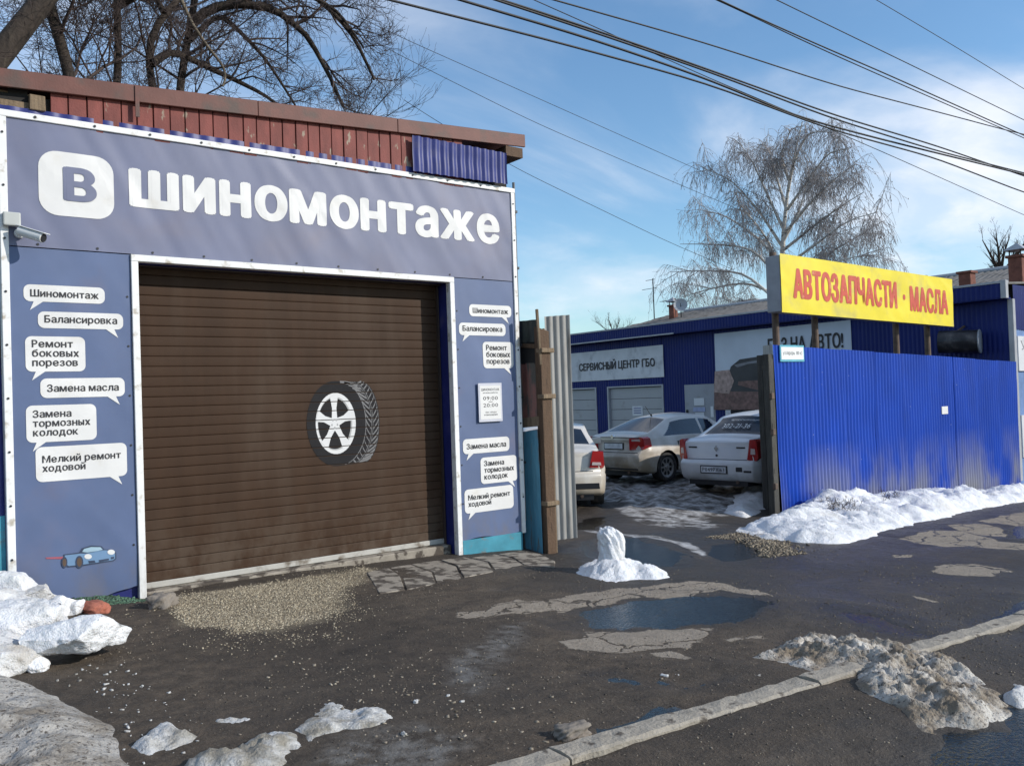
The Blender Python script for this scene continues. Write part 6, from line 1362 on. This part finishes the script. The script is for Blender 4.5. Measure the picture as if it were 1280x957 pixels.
# weeping birch
def birch(X, seed):
    rng = np.random.default_rng(seed); out_ = []; tw = []
    b0 = FX(976, 420, X); root = np.array([b0[0], b0[1], -1.0]); tp = FX(1003, 152, X)
    trunk = smooth_path([root, FX(976, 400, X), FX(977, 330, X), FX(981, 270, X), FX(988, 215, X), tp], 24); rd = .26*(1-.9*np.linspace(0, 1, 24)); out_.append((trunk, rd, 8, 0))
    sp = dict(seg=[8, 8, 7, 6], wob=[.05, .09, .12, .10], trop=[.0, .02, -.02, -.22], taper=[.6, .8, .8, .5], rmin=.0065, sides=[6, 5, 3, 3], kids=[0, 0, 0, 0], t0=[.2, .2, .1, .1], ang=[(30, 60)]*4, len=[(.5, .8)]*4)
    s_ = lambda px, py, dy: FX(px, py, X+dy)
    limbs = [((976,380),(930,340),(880,338),(838,340)), ((977,372),(935,352),(890,360),(850,372)), ((977,350),(940,310),(895,305),(850,305)), ((978,330),(945,295),(905,268),(872,262)), ((979,310),(950,265),(915,225),(884,212)),
             ((981,290),(960,245),(940,200),(925,180)), ((983,262),(970,220),(962,190),(955,178)), ((985,240),(992,200),(1010,165),(1040,165)), ((984,262),(1010,225),(1035,190),(1062,186)), ((982,290),(1015,250),(1045,222),(1070,205)),
             ((980,312),(1020,280),(1055,255),(1080,240)), ((979,335),(1020,305),(1060,275),(1098,265)), ((978,352),(1020,325),(1065,300),(1090,285)), ((977,366),(1015,345),(1050,325),(1085,318)), ((977,345),(960,300),(945,280),(920,250)), ((980,300),(1000,262),(1008,230),(1020,210)),
             ((977,384),(940,372),(905,385),(870,392)), ((976,375),(1010,362),(1040,358),(1070,350)), ((986,225),(975,195),(985,170),(990,160))]
    for k, lm in enumerate(limbs):
        off = rng.uniform(-2.6, 2.6); n_ = 12
        P = smooth_path([s_(a, b, off*(i/3)**1.2) for i, (a, b) in enumerate(lm)], n_); r_ = .085*(1-.82*np.linspace(0, 1, n_)); out_.append((P, r_, 5, 0))
        dr = np.gradient(P, axis=0); dr /= np.linalg.norm(dr, axis=1)[:, None]; Lb = np.linalg.norm(np.diff(P, axis=0), axis=1).sum()
        for j in range(13):                                     # side branches
            f_ = rng.uniform(.22, 1)*(n_-1); i = min(int(f_), n_-2); p = P[i]+(P[i+1]-P[i])*(f_-i); v_ = rng.normal(0, 1, 3); v_ -= dr[i]*(v_@dr[i]); v_ /= np.linalg.norm(v_)
            d_ = dr[i]*.75+v_*.65+np.array([0, 0, .12]); L2 = Lb*rng.uniform(.14, .30); o2 = []; grow(rng, p, d_, L2, .024, 3-1+0, dict(sp, seg=[8, 8, 7], wob=sp['wob'][:3], kids=[0]*3), o2)
            q2, rr2, sd2, _ = o2[0]; out_.append((q2, rr2, 3, 1))
            for t_ in range(17):                                 # hanging strands
                f2_ = rng.uniform(.1, 1)*(len(q2)-1); i2 = min(int(f2_), len(q2)-2); p2 = q2[i2]+(q2[i2+1]-q2[i2])*(f2_-i2)
                dd = np.array([rng.normal(0, .5), rng.normal(0, .5), rng.uniform(-.5, .25)]); Ls = rng.uniform(.6, 1.8); n3 = 6; pts = [p2]
                dd /= np.linalg.norm(dd)
                for s3 in range(n3-1):
                    dd = dd+np.array([rng.normal(0, .10), rng.normal(0, .10), -.42]); dd /= np.linalg.norm(dd); pts.append(pts[-1]+dd*Ls/(n3-1))
                pts = np.array(pts); out_.append((pts, np.linspace(.0085, .0055, n3), 3, 1))
                for s4 in range(2):
                    k4 = rng.integers(1, n3-1); d4 = pts[k4+1]-pts[k4]; d4 = d4/np.linalg.norm(d4)+rng.normal(0, .45, 3); L4 = rng.uniform(.12, .4); e4 = pts[k4]+d4/np.linalg.norm(d4)*L4
                    out_.append((np.array([pts[k4], (pts[k4]+e4)/2+[0, 0, -.02], e4+[0, 0, -.06]]), np.array([.007, .007, .006]), 3, 1))
                    if rng.random() < .55: tw.append(e4)
    c = tree_obj('birch_tree', 'tall weeping birch with a white trunk behind the yellow sign', tuple(root), out_, M_BIRCHB, M_BIRCHT)
    L_ = [(np.array([p, p-[0, 0, .035], p-[0, 0, .07]]), np.array([.006, .014, .004]), 3) for p in tw]
    v, f = tubes(L_); sd = link('catkins', np_mesh('catkins', v-np.array(root), f), M_SEED, c); sd['kind'] = 'stuff'
birch(36.0, 7)

# ------------------------------------------------------------------ overhead cables
def cable(pts, Y, r, label):
    P = smooth_path([FY(480+.625*a, .625*b, Y) for a, b in pts], 40); v, f = tubes([(P, np.full(40, r), 5)])
    c = P[20]; tag(link('overhead_cable', np_mesh('overhead_cable', v-c, f), M_WIRE, None, True, org=c), label, 'cable', 'cables strung along the street')
lb = 'thick black overhead cable running along the street above the yard'
lt = 'hair-thin overhead wire crossing the sky behind the garage'
cable([(-60,-18),(10,0),(330,80),(640,165),(890,258),(1100,315),(1280,385),(1400,420)], 11.6, 0.0214, lb)
cable([(100,-16),(150,0),(400,73),(640,155),(830,235),(1000,280),(1280,349),(1400,378)], 11.6, 0.0247, lb)
cable([(180,-14),(225,0),(430,68),(640,140),(900,238),(1100,300),(1280,346),(1400,375)], 11.5, 0.0214, lb)
cable([(190,-14),(237,0),(440,66),(640,136),(900,230),(1100,290),(1280,352),(1400,392)], 11.7, 0.0214, lb)
cable([(290,-14),(340,0),(640,85),(900,170),(1100,222),(1250,262),(1400,296)], 11.6, 0.0165, lb)
cable([(250,-22),(300,0),(480,80),(640,152),(830,232),(1000,305),(1280,430),(1400,480)], 11.9, 0.0099, lb)
cable([(620,-24),(668,0),(860,86),(1000,146),(1250,258),(1400,322)], 11.4, 0.0181, lb)
cable([(620,-20),(672,2),(860,92),(1000,154),(1280,276),(1400,330)], 11.5, 0.0148, lb)
cable([(740,-22),(785,0),(1000,104),(1280,240),(1400,298)], 11.4, 0.0132, lb)
cable([(940,-26),(985,0),(1150,98),(1280,178),(1400,250)], 11.4, 0.0099, lb)
cable([(-60,30),(0,60),(320,202),(640,345),(760,395)], 14, .006, lt)
cable([(-60,62),(0,95),(300,245),(640,390),(760,440)], 14, .006, lt)
cable([(40,200),(60,215),(260,335),(560,480),(700,540)], 14, .006, lt)

# ------------------------------------------------------------------ small things on the ground
def scatter(name, polys_or_box, n, size, material, seed, flatness=.35, label=None, cat=None, dens=None, lift=.0):
    rng = np.random.default_rng(seed); P = np.asarray(polys_or_box); mn = P.min(0); mx_ = P.max(0); xs = rng.uniform(mn[0], mx_[0], n*6); ys = rng.uniform(mn[1], mx_[1], n*6)
    d = poly_sd(xs, ys, P)+.18*fbm(xs*3, ys*3, seed, 4); k = d < rng.exponential(.05, len(d))-.03
    if dens is not None: k &= rng.random(len(d)) < dens(xs, ys)
    xs, ys = xs[k][:n], ys[k][:n]; m = len(xs); zs = gh(xs, ys)
    cube = np.array([(-1,-1,-1),(1,-1,-1),(1,1,-1),(-1,1,-1),(-1,-1,1),(1,-1,1),(1,1,1),(-1,1,1)], float)
    s = size[0]+(size[1]-size[0])*rng.random(m)**2.2; C = cube[None]*(rng.uniform(.45, 1.0, (m, 8, 1)))*np.stack([s*rng.uniform(.6, 1.6, m), s*rng.uniform(.5, 1, m), s*flatness*rng.uniform(.5, 1.3, m)], 1)[:, None, :]
    a = rng.uniform(0, 6.28, m); b = rng.normal(0, .35, m); ca, sa, cb, sb = np.cos(a)[:, None], np.sin(a)[:, None], np.cos(b)[:, None], np.sin(b)[:, None]
    x, y, z = C[..., 0], C[..., 1], C[..., 2]; x, z = x*cb+z*sb, -x*sb+z*cb; x, y = x*ca-y*sa, x*sa+y*ca
    V = np.stack([x+xs[:, None], y+ys[:, None], z+(zs+s*flatness*.35+lift)[:, None]], -1)
    F = np.array([(0,3,2,1),(4,5,6,7),(0,1,5,4),(1,2,6,5),(2,3,7,6),(3,0,4,7)])[None]+8*np.arange(m)[:, None, None]
    c = np.array([P[:, 0].mean(), P[:, 1].mean(), 0]); c[2] = float(base_z(c[0]))
    o_ = link(name, np_mesh(name, V.reshape(-1, 3)-c, F.reshape(-1, 4)), material, None, False, org=c); tag(o_, label, cat, kind='stuff'); return o_
def chip_mat(name, a, b):
    m, t, p, o = new_mat(name); g = mnode(t, 'ShaderNodeNewGeometry'); c = mix(t, g.outputs['Random Per Island'], a, b); t.links.new(c, p.inputs['Base Color']); p.inputs['Roughness'].default_value = .9; return m
M_CHIP = chip_mat('chip_tan', (.16, .125, .08), (.54, .46, .33)); cden = lambda x, y: np.clip(.85+1.2*fbm(x*1.6, y*1.6, 155, 4), .05, 1)
scatter('wood_chips', CHIPS, 24000, (.0022, .0095), M_CHIP, 3, .4, 'pale chips strewn in front of the roller door', 'chips', dens=cden)
scatter('loose_chips', np.array([CHIPS.mean(0)+(q-CHIPS.mean(0))*np.array([1.35, 1.5]) for q in CHIPS]), 2600, (.002, .009), M_CHIP, 4, .4, 'thin scatter of chips trodden into the mud round the chip bed', 'chips', dens=lambda x, y: np.clip(.3+1.6*fbm(x*2.2, y*2.2, 158, 4), .02, 1))
area = np.array([[1.6, 2.4], [9.5, 1.8], [10.5, 7.9], [7.5, 8.1], [2.2, 8.0], [1.0, 6.5]])
scatter('grit', area, 9000, (.0025, .008), chip_mat('grit_mix', (.05, .04, .032), (.26, .22, .17)), 5, .6, 'loose grit and pebbles on the muddy ground', 'grit', dens=lambda x, y: np.clip(.35+1.5*fbm(x*1.1, y*1.1, 55, 4)+.3*sstep(6, 3, y), .04, 1))
scatter('litter_bits', np.array([G(*q)[:2] for q in ((360,800),(460,790),(640,850),(720,880),(660,957),(560,940),(450,900),(340,880))]), 260, (.004, .014), chip_mat('bits_pale', (.10, .08, .055), (.40, .34, .26)), 9, .35, 'pale crumbs of ice and wood scattered over the mud', 'debris')
scatter('gravel', zp(*Z5, [(850,470),(1000,450),(1200,490),(1290,540),(1290,575),(1120,580),(1090,540),(980,508)]), 2600, (.008, .022), chip_mat('gravel_mix', (.07, .055, .04), (.30, .25, .18)), 11, .6, 'coarse gravel round the puddle by the dark gate', 'gravel')
scatter('snow_crumbs', np.array([G(*q)[:2] for q in ((60,840),(160,820),(260,930),(330,957),(140,957),(100,870))]), 90, (.004, .014), S_ICE, 13, .6, 'crumbs of ice round the snow block', 'ice')
scatter('glass_crumbs', np.array([G(*q)[:2] for q in ((85,745),(140,735),(178,740),(170,752),(110,758))]), 1500, (.005, .013), chip_mat('green_glass', (.02, .05, .03), (.12, .22, .14)), 17, .5, 'crushed green glass at the foot of the left banner', 'debris')
for (px_, py_, sz, m_, lab, sd_) in ((716, 918, (.085, .05, .035), M_STONE, 'flat grey stone lying on the mud beside the kerb', 3), (203, 758, (.11, .09, .07), M_STONE, 'pale rough stone at the left corner of the door frame', 4), (118, 764, (.13, .075, .05), M_BRICKBIT, 'broken red brick behind the snow block', 5)):
    q = G(px_, py_); lump('stone' if m_ is M_STONE else 'broken_brick', (q[0], q[1], q[2]+sz[2]*.55), sz, m_, lab, 'stone' if m_ is M_STONE else 'brick', seed=sd_, amp=.2, sub=4, box=4.5, rz=sd_, freq=2.6)
for k, (px_, py_) in enumerate(((578, 877), (520, 878), (831, 846), (818, 838), (846, 845), (947, 847), (560, 870), (505, 918), (1110, 846))):
    q = G(px_, py_); s_ = .012+.005*(k % 3); lump('ice_crumb', (q[0], q[1], q[2]+s_*.25), (s_*1.2, s_*.8, s_*.6), S_ICE, 'lone white crumb of ice on the dark driveway mud', 'ice', seed=k, amp=.3, sub=3, box=3.0, rz=k*1.1, group='white crumbs on the driveway')
# dry weeds in the snow bank
def weed(px_, py_, h, n, label, seed):
    rng = np.random.default_rng(seed); q = G(px_, py_); q[2] += .10; out_ = []
    sp = dict(seg=[6, 5, 4], wob=[.16, .2, .2], trop=[.02, .0, 0], taper=[.6, .6, .5], rmin=.0028, sides=[3, 3, 3], kids=[5, 3, 0], t0=[.3, .2, .2], ang=[(25, 60)]*3, len=[(.35, .6)]*3, upbias=.8)
    for k in range(n):
        a = rng.uniform(0, 6.28); t = rng.uniform(.4, 1.2); grow(rng, q+[rng.normal(0, .12), rng.normal(0, .08), -.08], (math.cos(a)*math.sin(t), math.sin(a)*math.sin(t)-.25, math.cos(t)), h*rng.uniform(.6, 1.1), .0045, 0, sp, out_)
    v, f = tubes([(a, b, k) for a, b, k, l in out_]); tag(link('dry_weed', np_mesh('dry_weed', v-q, f), M_TWIG, None, False, org=q), label, 'weed', 'dry weeds in the snow bank')
weed(1042, 650, .42, 16, 'dense tangle of dry weed stalks poking out of the snow bank', 3); weed(1105, 640, .42, 6, 'sparse dry weed fanning up from the snow bank', 4); weed(1020, 632, .3, 5, 'few dry stalks by the bent fence edge', 5)
